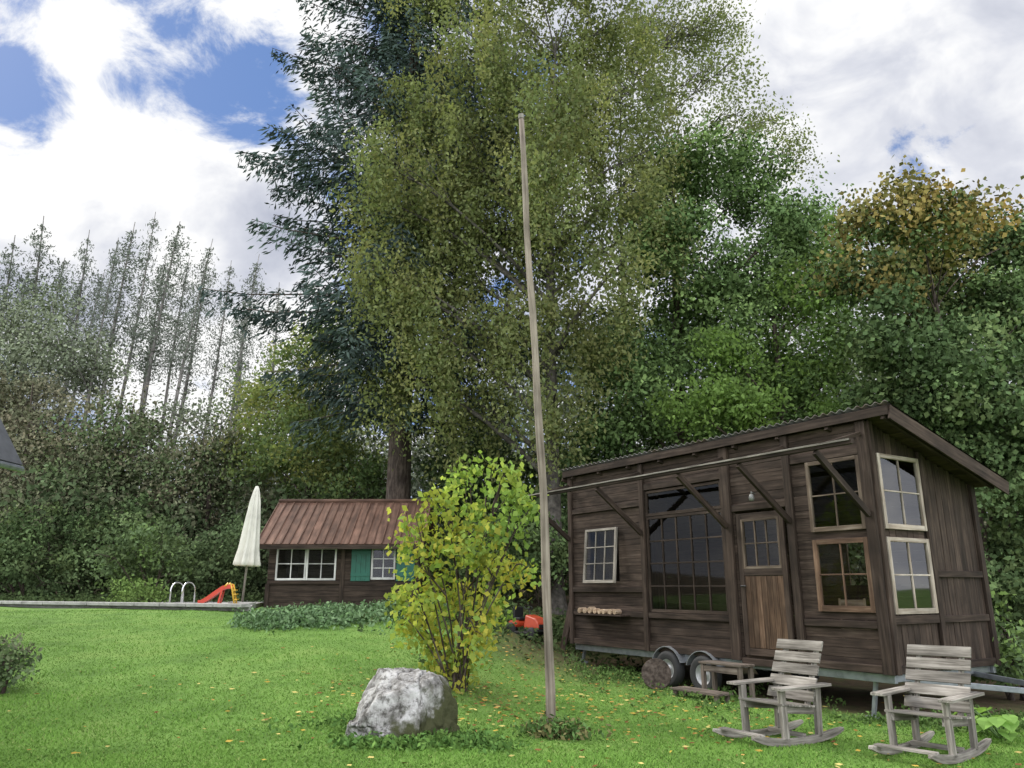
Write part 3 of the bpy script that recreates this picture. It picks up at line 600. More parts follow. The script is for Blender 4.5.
# ------------------------------------------------------------------ windows
def window(parent, M, x0, x1, z0, z1, nx_, nz_, mat, fw=.05, depth=.05, y=-.03, mw=.022, name='window', label=None, glass=None):
    mb = MB(M); y0, y1 = y-depth/2, y+depth/2
    mb.box(x0, x0+fw, y0, y1, z0, z1); mb.box(x1-fw, x1, y0, y1, z0, z1); mb.box(x0+fw, x1-fw, y0+.002, y1-.002, z1-fw, z1); mb.box(x0+fw, x1-fw, y0+.002, y1-.002, z0, z0+fw*1.2)
    ix0, ix1, iz0, iz1 = x0+fw, x1-fw, z0+fw*1.2, z1-fw
    for i in range(1, nx_): c = ix0+(ix1-ix0)*i/nx_; mb.box(c-mw/2, c+mw/2, y-.014, y+.014, iz0, iz1)
    for j in range(1, nz_): c = iz0+(iz1-iz0)*j/nz_; mb.box(ix0, ix1, y-.012, y+.012, c-mw/2, c+mw/2)
    fr = mb.build(name, mat, parent, bevel=.003)
    if label: fr['label'] = label
    gmb = MB(M); gmb.add([(ix0-.01, y+.004, iz0-.01), (ix1+.01, y+.004, iz0-.01), (ix1+.01, y+.004, iz1+.01), (ix0-.01, y+.004, iz1+.01)], [(0, 1, 2, 3)])
    gmb.build('pane', glass or GLASS, fr)
    return fr
def cut_rows(mb, x0, x1, levels, holes, y0, y1, bw=.14, gap=.005):
    z = levels[0]
    for z1 in levels[1:]:
        nrow = max(1, round((z1-z)/bw)); hgt = (z1-z)/nrow
        for r in range(nrow):
            a, b_ = z+r*hgt, z+(r+1)*hgt; segs = [(x0, x1)]
            for (hx0, hx1, hz0, hz1) in holes:
                if a < hz1-1e-3 and b_ > hz0+1e-3:
                    ns = []
                    for (s0, s1) in segs:
                        if hx0 > s0: ns.append((s0, min(s1, hx0)))
                        if hx1 < s1: ns.append((max(s0, hx1), s1))
                    segs = [q for q in ns if q[1]-q[0] > .01]
            for (s0, s1) in segs:
                jj = random.uniform(-.004, .004); mb.box(s0, s1, y0+jj, y1+jj*.3, a+gap/2, b_-gap/2)
        z = z1

# ------------------------------------------------------------------ wagon
wag = empty('tiny_house_wagon', (P1.x, P1.y, 0), 'dark wooden tiny house wagon on wheels with a sloping roof', 'tiny house', rz=math.atan2(-.845, .535))
LW, DW = 7.54, 2.8
wz = -.20
def rz_(y): return 4.13-.2955*(y+.08)     # underside of the roof
I = Matrix.Identity(4); ME = Matrix(((0, -1, 0, LW), (1, 0, 0, 0), (0, 0, 1, 0), (0, 0, 0, 1)))
holes = [(.68, 1.66, 1.72, 2.79), (2.56, 4.58, 1.13, 3.50), (4.86, 5.96, .46, 2.88), (6.45, 7.40, 1.24, 2.32), (6.45, 7.40, 2.44, 3.55)]
mb = MB(); cut_rows(mb, .02, LW-.02, sorted({.45, 4.06, *[h for q in holes for h in q[2:]]}), holes, 0, .04); mb.build('front_wall', WAGON, wag, bevel=.004)
mb = MB(ME)   # end wall, vertical boards
eh = [(.15, 1.22, 1.22, 2.32), (.15, 1.22, 2.44, 3.57)]
edges = [.06, .15]+list(np.linspace(.15, 1.22, 8))[1:]+list(np.linspace(1.22, DW, 11))[1:]
for a, b_ in zip(edges[:-1], edges[1:]):
    mid = (a+b_)/2; zz_ = [(.43, rz_(b_)-.01)]
    for h in eh:
        if h[0] < mid < h[1]:
            ns = []
            for (s0, s1) in zz_:
                if h[2] > s0 and h[2] < s1: ns += [(s0, h[2]), (h[3], s1)]
                else: ns.append((s0, s1))
            zz_ = ns
    for (s0, s1) in zz_:
        jj = random.uniform(-.006, .006)
        if s1-s0 > .02: mb.box(a+.003, b_-.003, jj, .04, s0, s1)
mb.build('end_wall', WAGON, wag, bevel=.004)
mb = MB(); cut_rows(mb, .02, LW-.02, [.45, 3.22], [(5.1, 5.7, 1.7, 2.4)], DW-.04, DW, .2); 
mb.build('back_wall', INNER, wag)
mb = MB(); 
for a, b_ in zip(np.linspace(.05, DW-.05, 15)[:-1], np.linspace(.05, DW-.05, 15)[1:]): mb.box(0, .04, a+.002, b_-.002, .45, rz_(b_)-.01)
mb.build('side_wall', WAGON, wag)
mb = MB(); mb.box(.03, LW-.03, .05, DW-.05, .43, .50); mb.build('floor', INNER, wag)
for (a, b_) in ((-.02, .10), (2.42, 2.54), (4.62, 4.82), (6.0, 6.14), (LW-.13, LW+.03)):
    mb = MB(); mb.box(a, b_, -.07, -.012, .40, 4.05); mb.build('post', WAGONP, wag, bevel=.006)
for (a, b_) in ((-.0, .10), (1.25, 1.36), (2.68, 2.80)):
    mb = MB(ME); mb.box(a, b_, -.06, -.008, .40, rz_(b_)-.02); mb.build('post', WAGONP, wag, bevel=.006)
rails = []
for (a, b_) in ((.11, 2.41), (2.55, 4.61), (6.15, 7.40)):
    for (z0, z1) in ((.41, .52), (1.02, 1.12)): rails.append((I, a, b_, -.055, z0, z1))
rails += [(I, .11, 2.41, -.06, 1.50, 1.60), (I, 2.55, 4.61, -.05, 3.50, 3.62), (I, 4.83, 5.99, -.05, 2.89, 3.0), (I, 6.15, 7.4, -.05, 3.56, 3.68), (I, 4.83, 5.99, -.05, .34, .45), (I, .11, 2.41, -.05, 3.2, 3.3)]
for (a, b_, z0, z1) in ((.11, 1.24, 1.08, 1.2), (1.37, 2.67, 1.75, 1.85), (.11, 1.24, .41, .52), (1.37, 2.67, .41, .52), (1.37, 2.67, 1.08, 1.18)): rails.append((ME, a, b_, -.05, z0, z1))
for (M_, a, b_, y0_, z0, z1) in rails:
    mb = MB(M_); mb.box(a, b_, y0_, -.012, z0, z1); mb.build('rail', WAGONP, wag, bevel=.005)
# windows (the small left one is a propped sash, hinged at its top)
TILT = Matrix.Translation((0, -.04, 2.82)) @ Matrix.Rotation(rad(-5), 4, 'X') @ Matrix.Translation((0, 0, -2.82))
window(wag, TILT, .64, 1.70, 1.68, 2.82, 3, 3, WING, y=-.02, label='small grey framed window at the left end, tilted slightly open', glass=GLASS)
window(wag, I, 2.56, 4.60, 1.13, 2.96, 5, 4, WAGONP, y=.0, mw=.028, label='large dark many-paned window')
window(wag, I, 2.56, 4.60, 2.97, 3.48, 1, 1, WAGONP, y=.0, label='dark strip window over the large window')
window(wag, I, 6.44, 7.40, 1.24, 2.32, 2, 2, WINO, y=-.03, fw=.075, label='lower warm brown framed window right of the door')
window(wag, I, 6.44, 7.40, 2.44, 3.55, 2, 2, WINB, y=-.03, fw=.06, label='upper dull brown framed window right of the door')
window(wag, ME, .14, 1.23, 1.22, 2.32, 2, 2, WINF, y=-.03, fw=.065, label='lower pale framed window of the end wall', glass=GLASSR)
window(wag, ME, .14, 1.23, 2.44, 3.57, 2, 2, WINF, y=-.03, fw=.065, label='upper pale framed window of the end wall', glass=GLASSR)
# door
mb = MB(); x0, x1 = 4.92, 5.92
for i in range(7): a = x0+.1+(x1-x0-.2)*i/7; mb.box(a+.003, a+(x1-x0-.2)/7-.003, -.045, -.015, .62, 1.78)
dr = mb.build('door', DOOR, wag, bevel=.004); dr['label'] = 'warm brown boarded door'
mb = MB(); mb.box(x0, x0+.1, -.055, -.01, .5, 2.84); mb.box(x1-.1, x1, -.055, -.01, .5, 2.84); mb.box(x0+.1, x1-.1, -.052, -.012, 2.74, 2.84); mb.box(x0+.1, x1-.1, -.052, -.012, 1.79, 1.90); mb.box(x0+.1, x1-.1, -.052, -.012, .5, .61); mb.build('frame', WAGON, dr, bevel=.004)
window(dr, I, x0+.1, x1-.1, 1.90, 2.74, 3, 2, WINB, y=-.03, fw=.04, name='door_window')
mb = MB(); mb.tube([(x0+.05, -.1, 1.62), (x0+.16, -.1, 1.62)], .012, 8); mb.tube([(x0+.05, -.05, 1.62), (x0+.05, -.1, 1.62)], .012, 8); mb.build('handle', DARKM, dr)
# roof
mb = MB(); nseg = 324; vs = []; fs = []
for i in range(nseg+1):
    x = -.16+8.2*i/nseg; dz_ = .022*math.sin(x*2*math.pi/.15)
    for (y_, z_) in ((-.14, 4.255), (3.06, 4.255-.2955*3.2)): vs.append((x, y_, z_+dz_))
    for (y_, z_) in ((-.14, 4.245), (3.06, 4.245-.2955*3.2)): vs.append((x, y_, z_+dz_))
for i in range(nseg):
    o_ = i*4; fs += [(o_, o_+4, o_+5, o_+1), (o_+2, o_+3, o_+7, o_+6), (o_, o_+2, o_+6, o_+4)]
mb.add(vs, fs, None, 1.0); rf = mb.build('roof', ROOFM, wag, smooth=True)
nrm = Vector((0, .2955, 1)).normalized()
mb = MB()
for i in range(16):
    a = -.09+3.09*(i+.5)/16; mb.bar((-.12, a, 4.172-.2955*(a+.08)), (7.99, a, 4.172-.2955*(a+.08)), 3.09/16*1.04-.006, .05, up=nrm)
mb.build('roof_boards', INNER, rf)
mb = MB(); mb.box(-.13, 8.0, -.125, -.095, 4.06, 4.20); mb.build('fascia', WAGONP, rf, bevel=.004)
mb = MB(); mb.bar((8.015, -.10, 4.10), (8.015, 3.03, 4.10-.2955*3.13), .03, .22, up=nrm); mb.build('verge_board', WAGON, rf, bevel=.004)
mb = MB(); mb.bar((-.145, -.10, 4.10), (-.145, 3.03, 4.10-.2955*3.13), .03, .22, up=nrm); mb.build('verge_board', WAGON, rf, bevel=.004)
for x in np.linspace(.2, 7.9, 9):
    mb = MB(); mb.bar((x, -.09, 4.07), (x, 2.78, 4.07-.2955*2.87), .06, .12, up=nrm); mb.build('rafter', WAGONP, rf)
# awning beam + brackets
mb = MB(); mb.box(-.40, 8.1, -1.24, -1.17, 3.50, 3.57); ab = mb.build('awning_beam', WAGONP, wag, bevel=.006)
mb = MB(); mb.box(-.38, 8.08, -1.262, -1.242, 3.55, 3.575); mb.build('awning_track', GREYW, ab)
for x in (.04, 2.48, 4.72, 6.07, LW-.05):
    mb = MB(); mb.bar((x, -.075, 2.64), (x, -1.2, 3.48), .06, .10); mb.build('bracket', WAGONP, wag, bevel=.006)
    mb = MB(); mb.bar((x, -.075, 3.86), (x, -1.165, 3.55), .04, .06); mb.build('awning_rafter', WAGONP, wag, bevel=.006)
mb = MB(); mb.tube([(5.4, -.06, 3.15), (5.4, -.16, 3.18), (5.4, -.16, 3.14)], .010, 6); mb.lathe([(.0, 3.15), (.03, 3.14), (.05, 3.08), (.04, 3.03), (0, 3.02)], 14, (5.4, -.16, 0)); mb.build('door_lamp', paint('lamp_enamel', (.16, .16, .15), .4), wag, smooth=True)
# shelf
mb = MB(); mb.box(.5, 2.0, -.30, -.06, 1.03, 1.06); mb.build('shelf', WAGONP, wag, bevel=.003)
# chassis
mb = MB()
for y_ in (.03, 2.7): mb.box(.05, LW-.02, y_, y_+.07, .28, .40)
for x in (.1, 2.0, 5.0, 7.4): mb.box(x, x+.07, .11, 2.69, .29, .39)
mb.bar((7.3, .5, .30), (9.5, 1.4, .22), .05, .075); mb.bar((7.3, 2.3, .30), (9.5, 1.4, .22), .05, .075)
ch = mb.build('chassis', GALV, wag, bevel=.006)
mb = MB(); mb.tube([(9.3, 1.25, .70), (9.3, 1.25, wz+.1)], .028, 10); mb.lathe([(.02, -.03), (.1, -.03), (.11, 0), (.1, .03), (.02, .03)], 16, (9.3, 1.25, wz+.12), 'y'); mb.build('jockey_wheel', GALV, ch)
for x in (.25, 7.15):
    mb = MB(); zg = gz(P1.x+.535*x, P1.y-.845*x); mb.bar((x, .14, .29), (x-.1, .14, zg), .05, .05); mb.box(x-.2, x, .06, .22, zg-.03, zg+.02); mb.build('support_leg', GALV, wag)
for x in (3.05, 3.95):
    for y_ in (-.02, 2.68):
        zg = gz(P1.x+.535*x, P1.y-.845*x); cz = zg+.31
        mb = MB(); mb.lathe([(.18, -.08), (.26, -.10), (.30, -.09), (.325, -.06), (.33, 0), (.325, .06), (.30, .09), (.26, .10), (.18, .08)], 32, (x, y_, cz), 'y'); ty = mb.build('wheel', RUB, wag, smooth=True)
        mb = MB(); mb.lathe([(.0, -.05), (.05, -.055), (.06, -.03), (.14, -.025), (.17, -.07), (.185, -.075), (.185, .07)], 24, (x, y_, cz), 'y'); mb.build('rim', RIMW, ty, smooth=True)
for x in (3.05, 3.95):
    zg = gz(P1.x+.535*x, P1.y-.845*x); cz = zg+.31; mb = MB()
    mb.sweep([(x+.40*math.cos(t), -.02, cz+.40*math.sin(t)) for t in np.linspace(.35, math.pi-.35, 16)], .20, .012, side=(0, 1, 0), tone=1); mb.build('mudguard', GALVD, wag, smooth=False)
WM = Matrix.Translation((P1.x, P1.y, 0)) @ Matrix.Rotation(math.atan2(-.845, .535), 4, 'Z')
def wl(x, y, z=0): return WM @ Vector((x, y, z))
# firewood on the shelf
for i in range(8):
    p = wl(.62+.165*i, -.19, 1.06); mb = MB(); l = random.uniform(.11, .17); r = random.uniform(.05, .07)
    mb.tube([(-l, 0, 0), (-l*.9, 0, 0), (l*.9, 0, 0), (l, 0, 0)], [r*.9, r, r, r*.9], 9); o = mb.build('firewood_log', FIREW, None); o.location = (p.x, p.y, 1.06+r*.98); o.rotation_euler = (0, 0, math.atan2(-.845, .535)+math.pi/2+random.uniform(-.3, .3))
    o.scale = (.62, 1, 1)
    tag(o, 'pale split log lying on the shelf under the small wagon window', 'log', 'logs on the wagon shelf')
# chair inside
def simple_chair():
    p = wl(6.35, .95, .5); r = empty('wooden_chair', p, 'plain pale wooden chair seen inside through the lower window', 'chair', rz=rad(-20))
    mb = MB(); mb.box(-.21, .21, -.21, .21, .43, .46); mb.build('seat', FIREW, r)
    for sx_ in (-1, 1):
        for sy_ in (-1, 1):
            mb = MB(); mb.box(sx_*.19-.018, sx_*.19+.018, sy_*.19-.018, sy_*.19+.018, 0, .43 if sy_ < 0 else .92); mb.build('leg', FIREW, r)
    mb = MB(); mb.box(-.17, .17, .18, .20, .68, .90); mb.build('backrest', FIREW, r)
simple_chair()
# steps
sp_ = wl(4.82, -.60); sz = gz(sp_.x, sp_.y)
st_ = empty('wooden_steps', (sp_.x, sp_.y, sz), 'low weathered wooden steps in front of the wagon door', 'steps', rz=math.atan2(-.845, .535))
STEPW = wood('step_wood', (.05, .04, .033), (.125, .10, .08), (.22, .19, .16), sc=(2, 34, 34), bump=.6)
TOP = .54
for (x0_, x1_, y0_, z0_) in ((-.46, .46, 0, TOP), (-.74, .34, -.42, .12)):
    mb = MB()
    for i in range(3): mb.box(x0_, x1_, y0_+i*.12, y0_+.11+i*.12, z0_, z0_+.035)
    mb.build('tread', STEPW, st_, bevel=.004)
for (x, y_, z_) in ((-.40, .05, TOP), (.40, .05, TOP), (-.40, .30, TOP), (.40, .30, TOP), (-.66, -.37, .12), (.26, -.37, .12), (-.66, -.13, .12), (.26, -.13, .12)):
    mb = MB(); mb.box(x-.033, x+.033, y_-.033, y_+.033, -.03, z_); mb.build('leg', STEPW, st_, bevel=.004)
mb = MB(); mb.box(-.365, .365, .02, .05, TOP-.12, TOP-.02); mb.build('apron', STEPW, st_, bevel=.004)
# leaning log slice by the wheel
mb = MB(); p = wl(3.25, -.55); mb.tube([(-.03, 0, 0), (.06, 0, 0)], [.27, .27], 20); o = mb.build('log_slice', BARK, None, bevel=.01); o.location = (p.x, p.y, gz(p.x, p.y)+.25); o.rotation_euler = (0, rad(-12), rad(-100))
tag(o, 'dark round log slice leaning against the wagon wheel', 'log')
# leaning boards at the left end
for i, (dx, l, lab) in enumerate(((-.28, 2.2, 'longer dark plank leaning on the left end of the wagon'), (-.62, 1.7, 'shorter dark plank leaning on the left end of the wagon'))):
    a = wl(dx-.45, .25+.3*i); b_ = wl(-.03, .35+.3*i); zg = gz(a.x, a.y); mb = MB(); mb.bar((0, 0, 0), (b_.x-a.x, b_.y-a.y, l), .2, .035, up=(B2.x, B2.y, 0)) ; o = mb.build('plank', WAGON, None, bevel=.004); o.location = (a.x, a.y, zg); tag(o, lab, 'plank')

# ------------------------------------------------------------------ rocking chairs
def rocking_chair():
    r = empty('rocking_chair', (0, 0, 0))
    for s in (-1, 1):
        mb = MB(); mb.sweep([(s*.29, y, .04+.085*(abs(y+.02)/.72)**2.2) for y in np.linspace(-.78, .68, 15)], .05, [.035+.05*min(1, (1-abs(t))*5) for t in np.linspace(-1, 1, 15)]); mb.build('rocker', GREYW, r, bevel=.004)
        mb = MB(); mb.bar((s*.29, -.27, .06), (s*.29, -.29, .615), .05, .085, up=(0, 1, 0)); mb.build('leg', GREYW, r, bevel=.005)
        mb = MB(); mb.bar((s*.29, .27, .06), (s*.29, .30, .62), .05, .085, up=(0, 1, 0)); mb.build('leg', GREYW, r, bevel=.005)
        mb = MB(); mb.bar((s*.34, -.42, .632), (s*.34, .42, .642), .14, .032); mb.build('arm', GREYW, r, bevel=.005)
        mb = MB(); mb.bar((s*.225, .17, .34), (s*.225, .47, 1.10), .04, .06, up=(0, 1, 0)); mb.build('back_post', GREYW, r, bevel=.005)
        mb = MB(); mb.bar((s*.255, -.31, .40), (s*.255, .26, .345), .035, .08); mb.build('seat_rail', GREYW, r, bevel=.004)
    mb = MB()
    for i in range(5):
        t = i/4; y = -.28+.44*t; z = .452-.045*t; mb.bar((-.325, y, z), (.325, y, z), .105, .024, up=(0, .1, 1))
    mb.build('seat', GREYW, r, bevel=.004)
    mb = MB(); d = Vector((0, .30, .76)).normalized(); nn = Vector((0, -d.z, d.y))
    for i in range(5):
        c = Vector((0, .17, .34))+d*(.17+.15*i)+nn*.043; mb.bar(c-Vector((.335, 0, random.uniform(-.006, .006))), c+Vector((.335, 0, random.uniform(-.010, .010))), .024, .122, up=d)
    mb.build('backrest', GREYW, r, bevel=.004)
    mb = MB(); mb.box(-.265, .265, .05, .09, .06, .11); mb.build('crossbar', GREYW, r, bevel=.004)
    mb = MB(); mb.box(-.30, .30, -.70, -.60, .135, .16); mb.build('foot_board', GREYW, r, bevel=.004)
    return r
rc1 = rocking_chair(); p = at(783, 741, 10.0); rc1.location = (p.x, 10.0, gz(p.x, 10.0)); rc1.rotation_euler = (rad(0), 0, rad(-60)); rc1.scale = (1.04, 1.04, 1.0)
tag(rc1, 'weathered grey rocking chair standing nearer the wagon door and steps', 'chair', 'weathered rocking chairs')
rc2 = copy_tree(rc1); p = at(935, 754, 9.25); rc2.location = (p.x, 9.25, gz(p.x, 9.25)); rc2.rotation_euler = (0, 0, rad(-50)); rc2.scale = (1.06, 1.06, 1.0)
tag(rc2, 'weathered grey rocking chair at the right, in front of the wagon end wall', 'chair', 'weathered rocking chairs')

# big-leaf plant
p = at(1000, 728, 10.2); pl = empty('leafy_plant', (p.x, 10.2, gz(p.x, 10.2)-.02), 'low plant with big bright green leaves at the right frame edge', 'plant')
mb = MB(); vsL = []; cL = []
for i in range(18):
    a = random.uniform(0, 6.28); l = random.uniform(.12, .38); h_ = random.uniform(.14, .36); e = Vector((math.cos(a)*l, math.sin(a)*l, h_)); mb.tube([(0, 0, 0), e*.5+Vector((0, 0, .05)), e], [.008, .007, .005], 5, cap=False)
    d = Vector((math.cos(a), math.sin(a), -.15)).normalized(); s = Vector((-d.y, d.x, 0)); sz_ = random.uniform(.16, .26)
    prof = [(0, .12), (.12, .42), (.4, .52), (.7, .36), (1, .03)]
    for j in range(4):
        (t0_, w0), (t1_, w1_) = prof[j], prof[j+1]
        q0 = e+d*(t0_-.15)*sz_+Vector((0, 0, -.35*sz_*t0_*t0_)); q1 = e+d*(t1_-.15)*sz_+Vector((0, 0, -.35*sz_*t1_*t1_)); lift = Vector((0, 0, .05*sz_))
        for sg in (-1, 1): vsL.append([q0, q0+s*sg*w0*sz_+lift, q1+s*sg*w1_*sz_+lift, q1]); cL.append((.20, .33, .09))
mb.build('stems', paint('stem', (.12, .2, .06), .6), pl); arr_mesh('leaves', np.array(vsL), np.array(cL)*(.8+.4*rng.random((len(cL), 1))), LEAF, pl)

# ------------------------------------------------------------------ cabin
cab = empty('cabin', (-7.38, 23.9, 1.0), 'small dark log cabin with rusty brown roof and green shutters', 'cabin')
LC, DC, OH = 4.55, 3.2, .18
ch_ = [(.24, 2.06, .80, 1.76), (3.12, 3.85, .82, 1.76)]
mb = MB(); cut_rows(mb, 0, LC, sorted({-.15, 1.86, .80, 1.76, .82}), ch_, 0, .05, .17); mb.build('wall', CABW, cab, bevel=.01).__setitem__('label', 'front wall of dark boards')
mb = MB()
for (x0_, x1_) in ((0, .05), (LC-.05, LC)):
    mb.box(x0_, x1_, .051, DC, -.15, 1.86); vs = [(x0_, .0, 1.86), (x0_, DC, 1.86), (x0_, DC/2, 3.2), (x1_, .0, 1.86), (x1_, DC, 1.86), (x1_, DC/2, 3.2)]; mb.add(vs, [(0, 1, 2), (5, 4, 3), (0, 3, 4, 1), (1, 4, 5, 2), (2, 5, 3, 0)])
mb.box(.06, LC-.06, DC-.05, DC, -.15, 1.86); mb.build('wall', CABW, cab)
mb = MB(); mb.box(.06, LC-.06, .06, DC-.06, -.1, 0); mb.build('floor', INNER, cab)
window(cab, I, .24, 1.15, .80, 1.76, 2, 2, WHITEF, y=.0, fw=.05, mw=.03); window(cab, I, 1.16, 2.06, .80, 1.76, 2, 2, WHITEF, y=.0, fw=.05, mw=.03); window(cab, I, 3.12, 3.85, .82, 1.76, 2, 3, WHITEF, y=.0, fw=.055, mw=.03)
for (x0_, x1_) in ((2.52, 3.10), (3.88, 4.44)):
    mb = MB()
    for i in range(4): a = x0_+(x1_-x0_)*i/4; mb.box(a+.003, a+(x1_-x0_)/4-.003, -.035, -.005, .78, 1.80, tone=1)
    mb.box(x0_, x1_, -.055, -.036, .92, 1.02); mb.box(x0_, x1_, -.055, -.036, 1.56, 1.66); mb.build('shutter', TEAL, cab)
for q in ((.1, 2.2, -.05, -.01, .70, .78), (-.03, .09, -.04, -.005, -.15, .69), (2.2, 2.32, -.04, -.005, -.15, 1.86)):
    mb = MB(); mb.box(*q); mb.build('trim', CABW, cab)
mb = MB()
for i in range(20):
    a = -.28+(LC+.28+OH)*i/20; b_ = a+(LC+.28+OH)/20
    for (y0_, z0_, y1_, z1_) in ((-.45, 1.84, DC/2, 3.30), (DC+.45, 1.84, DC/2, 3.30)):
        mb.bar(((a+b_)/2, y0_, z0_), ((a+b_)/2, y1_, z1_), b_-a-.004, .03, up=(0, 0, 1), tone=random.uniform(.85, 1.15)); mb.bar((a, y0_, z0_+.025), (a, y1_, z1_+.025), .03, .035, up=(0, 0, 1), tone=.9)
rfc = mb.build('roof', CABR, cab); mb = MB(); mb.box(-.28, LC+OH, -.49, -.455, 1.70, 1.83); mb.build('eave_board', CABW, rfc); mb = MB(); mb.tube([(-.29, DC/2, 3.34), (LC+OH+.01, DC/2, 3.34)], .07, 8); mb.build('ridge_cap', CABR, rfc)

# ------------------------------------------------------------------ terrace
tz = 1.12; poly = [(-26, 30.2), (-6.75, 20.7), (-7.55, 23.4), (-9, 30), (-26, 38)]
vs = [(x, y, .6) for x, y in poly]+[(x, y, tz) for x, y in poly]; n_ = len(poly)
mb = MB(); mb.add(vs, [tuple(range(n_, 2*n_))]+[(i, (i+1) % n_, n_+(i+1) % n_, n_+i) for i in range(n_)], None, 1); o = mb.build('pool_terrace', STONE, None); tag(o, 'stone paved pool terrace beyond the lawn', 'terrace', kind='structure')
mb = MB(); d = Vector((-26+6.75, 30.2-20.7, 0)); Ld = d.length; d.normalize(); k_ = 0
while k_ < Ld-1:
    p = Vector((-6.75, 20.7, tz+.02))+d*k_; mb.bar(p-Vector((.1, .1, 0)), p+d*.97-Vector((.1, .1, 0)), .34, .09); k_ += 1.0
o = mb.build('terrace_kerb', STONE, None, bevel=.01); tag(o, 'pale stone kerb along the front of the pool terrace', 'kerb', kind='structure')

# pool ladder
p = at(182, 600, 22.9); lad = empty('pool_ladder', (p.x, 22.9, tz), 'shiny steel pool ladder handrails on the terrace', 'pool ladder', rz=rad(-28))
for s in (-.24, .24):
    mb = MB(); pts = [(s, -.22, 0), (s, -.22, .40)]+[(s, -.22*math.cos(t), .40+.22*math.sin(t)) for t in np.linspace(.3, math.pi-.3, 9)]+[(s, .22, .40), (s, .22, -.2)]; mb.tube(pts, .021, 8); mb.build('handrail', CHROME, lad, smooth=True)
mb = MB(); mb.box(-.24, .24, .19, .25, -.02, .01); mb.build('tread', CHROME, lad)

# toy slide
p = at(218, 606, 21.9); sld = empty('toy_slide', (p.x, 21.9, tz), 'small red and yellow toddler slide beside the parasol', 'slide', rz=rad(8)); sld.scale = (.92, .92, .92)
mb = MB(); path = [(-.55, 0, .05), (-.45, 0, .06), (-.3, 0, .15), (-.05, 0, .34), (.12, 0, .46), (.22, 0, .50), (.36, 0, .50)]
mb.sweep(path, .30, .03, side=(0, 1, 0), tone=1)
for s in (-.16, .16): mb.sweep([(x, s, z+.04) for x, y, z in path], .03, .12, side=(0, 1, 0), tone=1)
mb.build('chute', RED, sld)
for s in (-.17, .17):
    mb = MB(); mb.tube([(.50, s, 0), (.40, s, .44), (.36, s, .60), (.26, s, .64), (.18, s, .54)], .026, 8); mb.build('handrail', YEL, sld, smooth=True)
for z in (.15, .30, .42):
    mb = MB(); mb.box(.38+(.5-z)*.22, .48+(.5-z)*.22, -.165, .165, z, z+.035); mb.build('step', YEL, sld)
for s in (-.16, .16):
    mb = MB(); mb.bar((.1, s, .41), (.02, s, 0), .04, .05); mb.build('support', RED, sld)

p = at(242, 604, 22.6); par = empty('parasol', (p.x, 22.6, tz), 'closed cream parasol with hanging folds beside the cabin', 'parasol')
par.rotation_euler = (0, rad(2.5), 0)
mb = MB(); mb.tube([(0, 0, 0), (0, 0, 3.3)], .032, 10); mb.build('pole', GREYW, par, smooth=True)
mb = MB(); mb.lathe([(.0, 3.36), (.045, 3.34), (.085, 3.2), (.14, 2.9), (.185, 2.45), (.22, 2.0), (.255, 1.55), (.31, 1.2), (.32, 1.1), (.27, 1.06), (.1, 1.13)], 64, mod=lambda th, i: 1+(.05+.028*i)*math.cos(8*th+.3*math.sin(i))+.05*math.sin(3*th+i*.7)); mb.build('canopy', CLOTH, par, smooth=True)
mb = MB(); mb.box(-.3, .3, -.3, .3, 0, .07); mb.build('base', STONE, par, bevel=.01)

# mower
p = at(532, 626, 18.6); mz = gz(p.x, 18.6); mow = empty('ride_on_mower', (p.x, 18.6, mz), 'orange ride-on lawn mower parked behind the pole', 'lawn mower', rz=rad(35)); mow.scale = (.62, .62, .70)
bm_ = MB(); bm_.add([(-.26, -.7, .34), (.26, -.7, .34), (.24, -.68, .50), (-.24, -.68, .50), (-.33, .1, .34), (.33, .1, .34), (.24, .1, .76), (-.24, .1, .76), (-.22, -.48, .66), (.22, -.48, .66)],
    [(0, 1, 2, 3), (3, 2, 9, 8), (8, 9, 6, 7), (0, 4, 5, 1), (1, 5, 6, 9, 2), (0, 3, 8, 7, 4), (4, 7, 6, 5)], None, 1); bm_.build('hood', ORG, mow, bevel=.04)
mb = MB(); mb.box(-.2, .2, -.725, -.69, .36, .47); mb.build('grille', BLKP, mow, bevel=.01)
mb = MB(); mb.box(-.36, .36, -.78, -.73, .24, .31); mb.build('bumper', BLKP, mow, bevel=.01)
mb = MB(); mb.box(-.5, .5, -.35, .5, .12, .24); mb.build('deck', BLKP, mow, bevel=.04)
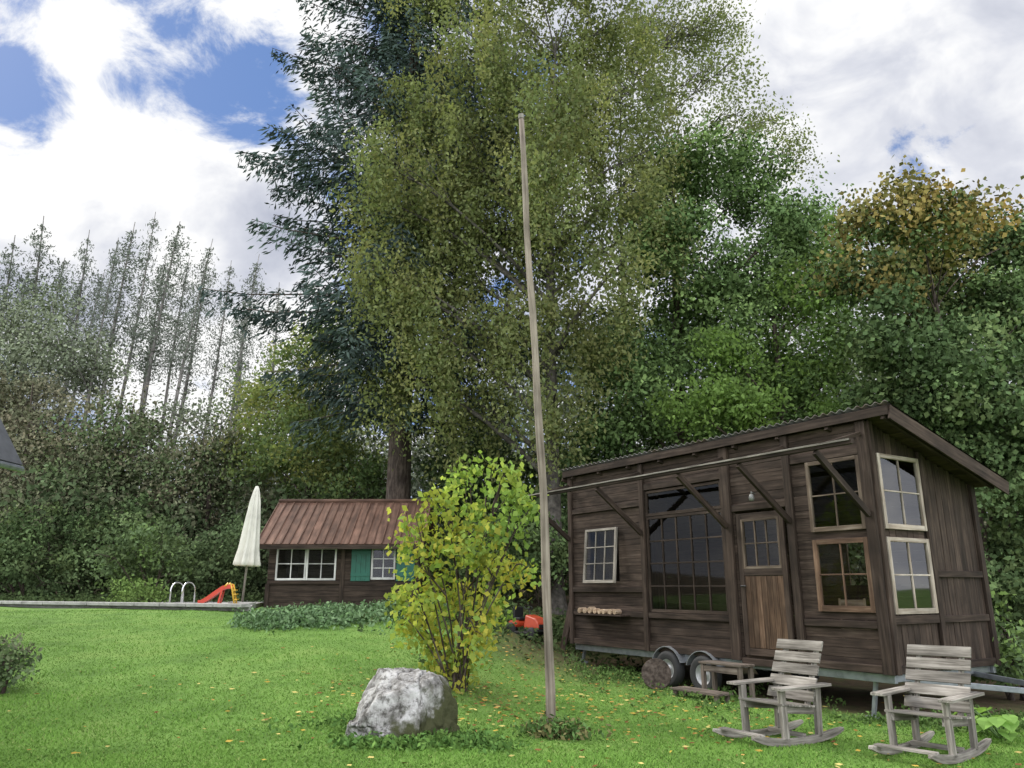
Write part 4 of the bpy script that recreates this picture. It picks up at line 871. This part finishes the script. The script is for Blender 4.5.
mb = MB(); mb.box(-.28, .28, -.6, .9, .25, .335); mb.build('frame', BLKP, mow)
mb = MB(); mb.box(-.42, .42, .5, 1.0, .34, .56); mb.build('fender', ORG, mow, bevel=.08)
mb = MB(); mb.box(-.22, .22, .5, .88, .57, .66); mb.box(-.22, .22, .84, .94, .64, 1.0); mb.build('seat', BLKP, mow, bevel=.03)
mb = MB(); mb.tube([(0, .08, .7), (0, .22, .98)], .02, 8); mb.tube([(.17*math.cos(t), .22+.1*math.sin(t), .98+.14*math.sin(t)*.4) for t in np.linspace(0, 6.28, 20)], .016, 6); mb.build('steering_wheel', BLKP, mow)
for (x, y_, r_) in ((-.38, -.48, .19), (.38, -.48, .19), (-.42, .75, .25), (.42, .75, .25)):
    mb = MB(); mb.lathe([(0, -.07), (r_*.5, -.08), (r_*.85, -.09), (r_, -.05), (r_, .05), (r_*.85, .09), (r_*.5, .08), (0, .07)], 24, (x, y_, r_), 'x'); mb.build('wheel', RUB, mow, smooth=True)

# house at the left frame edge
e = at(19, 467, 14); hs = empty('house', (e.x, 9.0, gz(e.x, 9.0)), 'pale house with slate roof, only its eave corner at left', 'house'); hz = e.z-hs.location.z
mb = MB(); mb.box(-7.4, -.75, -5, 4.6, -.3, hz+.1); vs = [(-7.4, 4.6, hz+.1), (-.75, 4.6, hz+.1), (-4.05, 4.6, hz+5.2), (-7.4, -5, hz+.1), (-.75, -5, hz+.1), (-4.05, -5, hz+5.2)]; mb.add(vs, [(0, 1, 2), (5, 4, 3), (0, 3, 5, 2), (1, 2, 5, 4)]); mb.build('wall', PLAST, hs)
mb = MB(); mb.bar((-2.05, -5.3, hz+3.2), (-2.05, 5.0, hz+3.2), 7.6, .14, up=(.84, 0, .54)); mb.bar((-6.1, -5.3, hz+3.2), (-6.1, 5.0, hz+3.2), 7.6, .14, up=(-.84, 0, .54)); rfh = mb.build('roof', SLATE, hs)
mb = MB(); mb.tube([(.05, -5.3, hz-.04), (.05, 5.0, hz-.04)], .06, 8); mb.build('gutter', GALV, rfh)
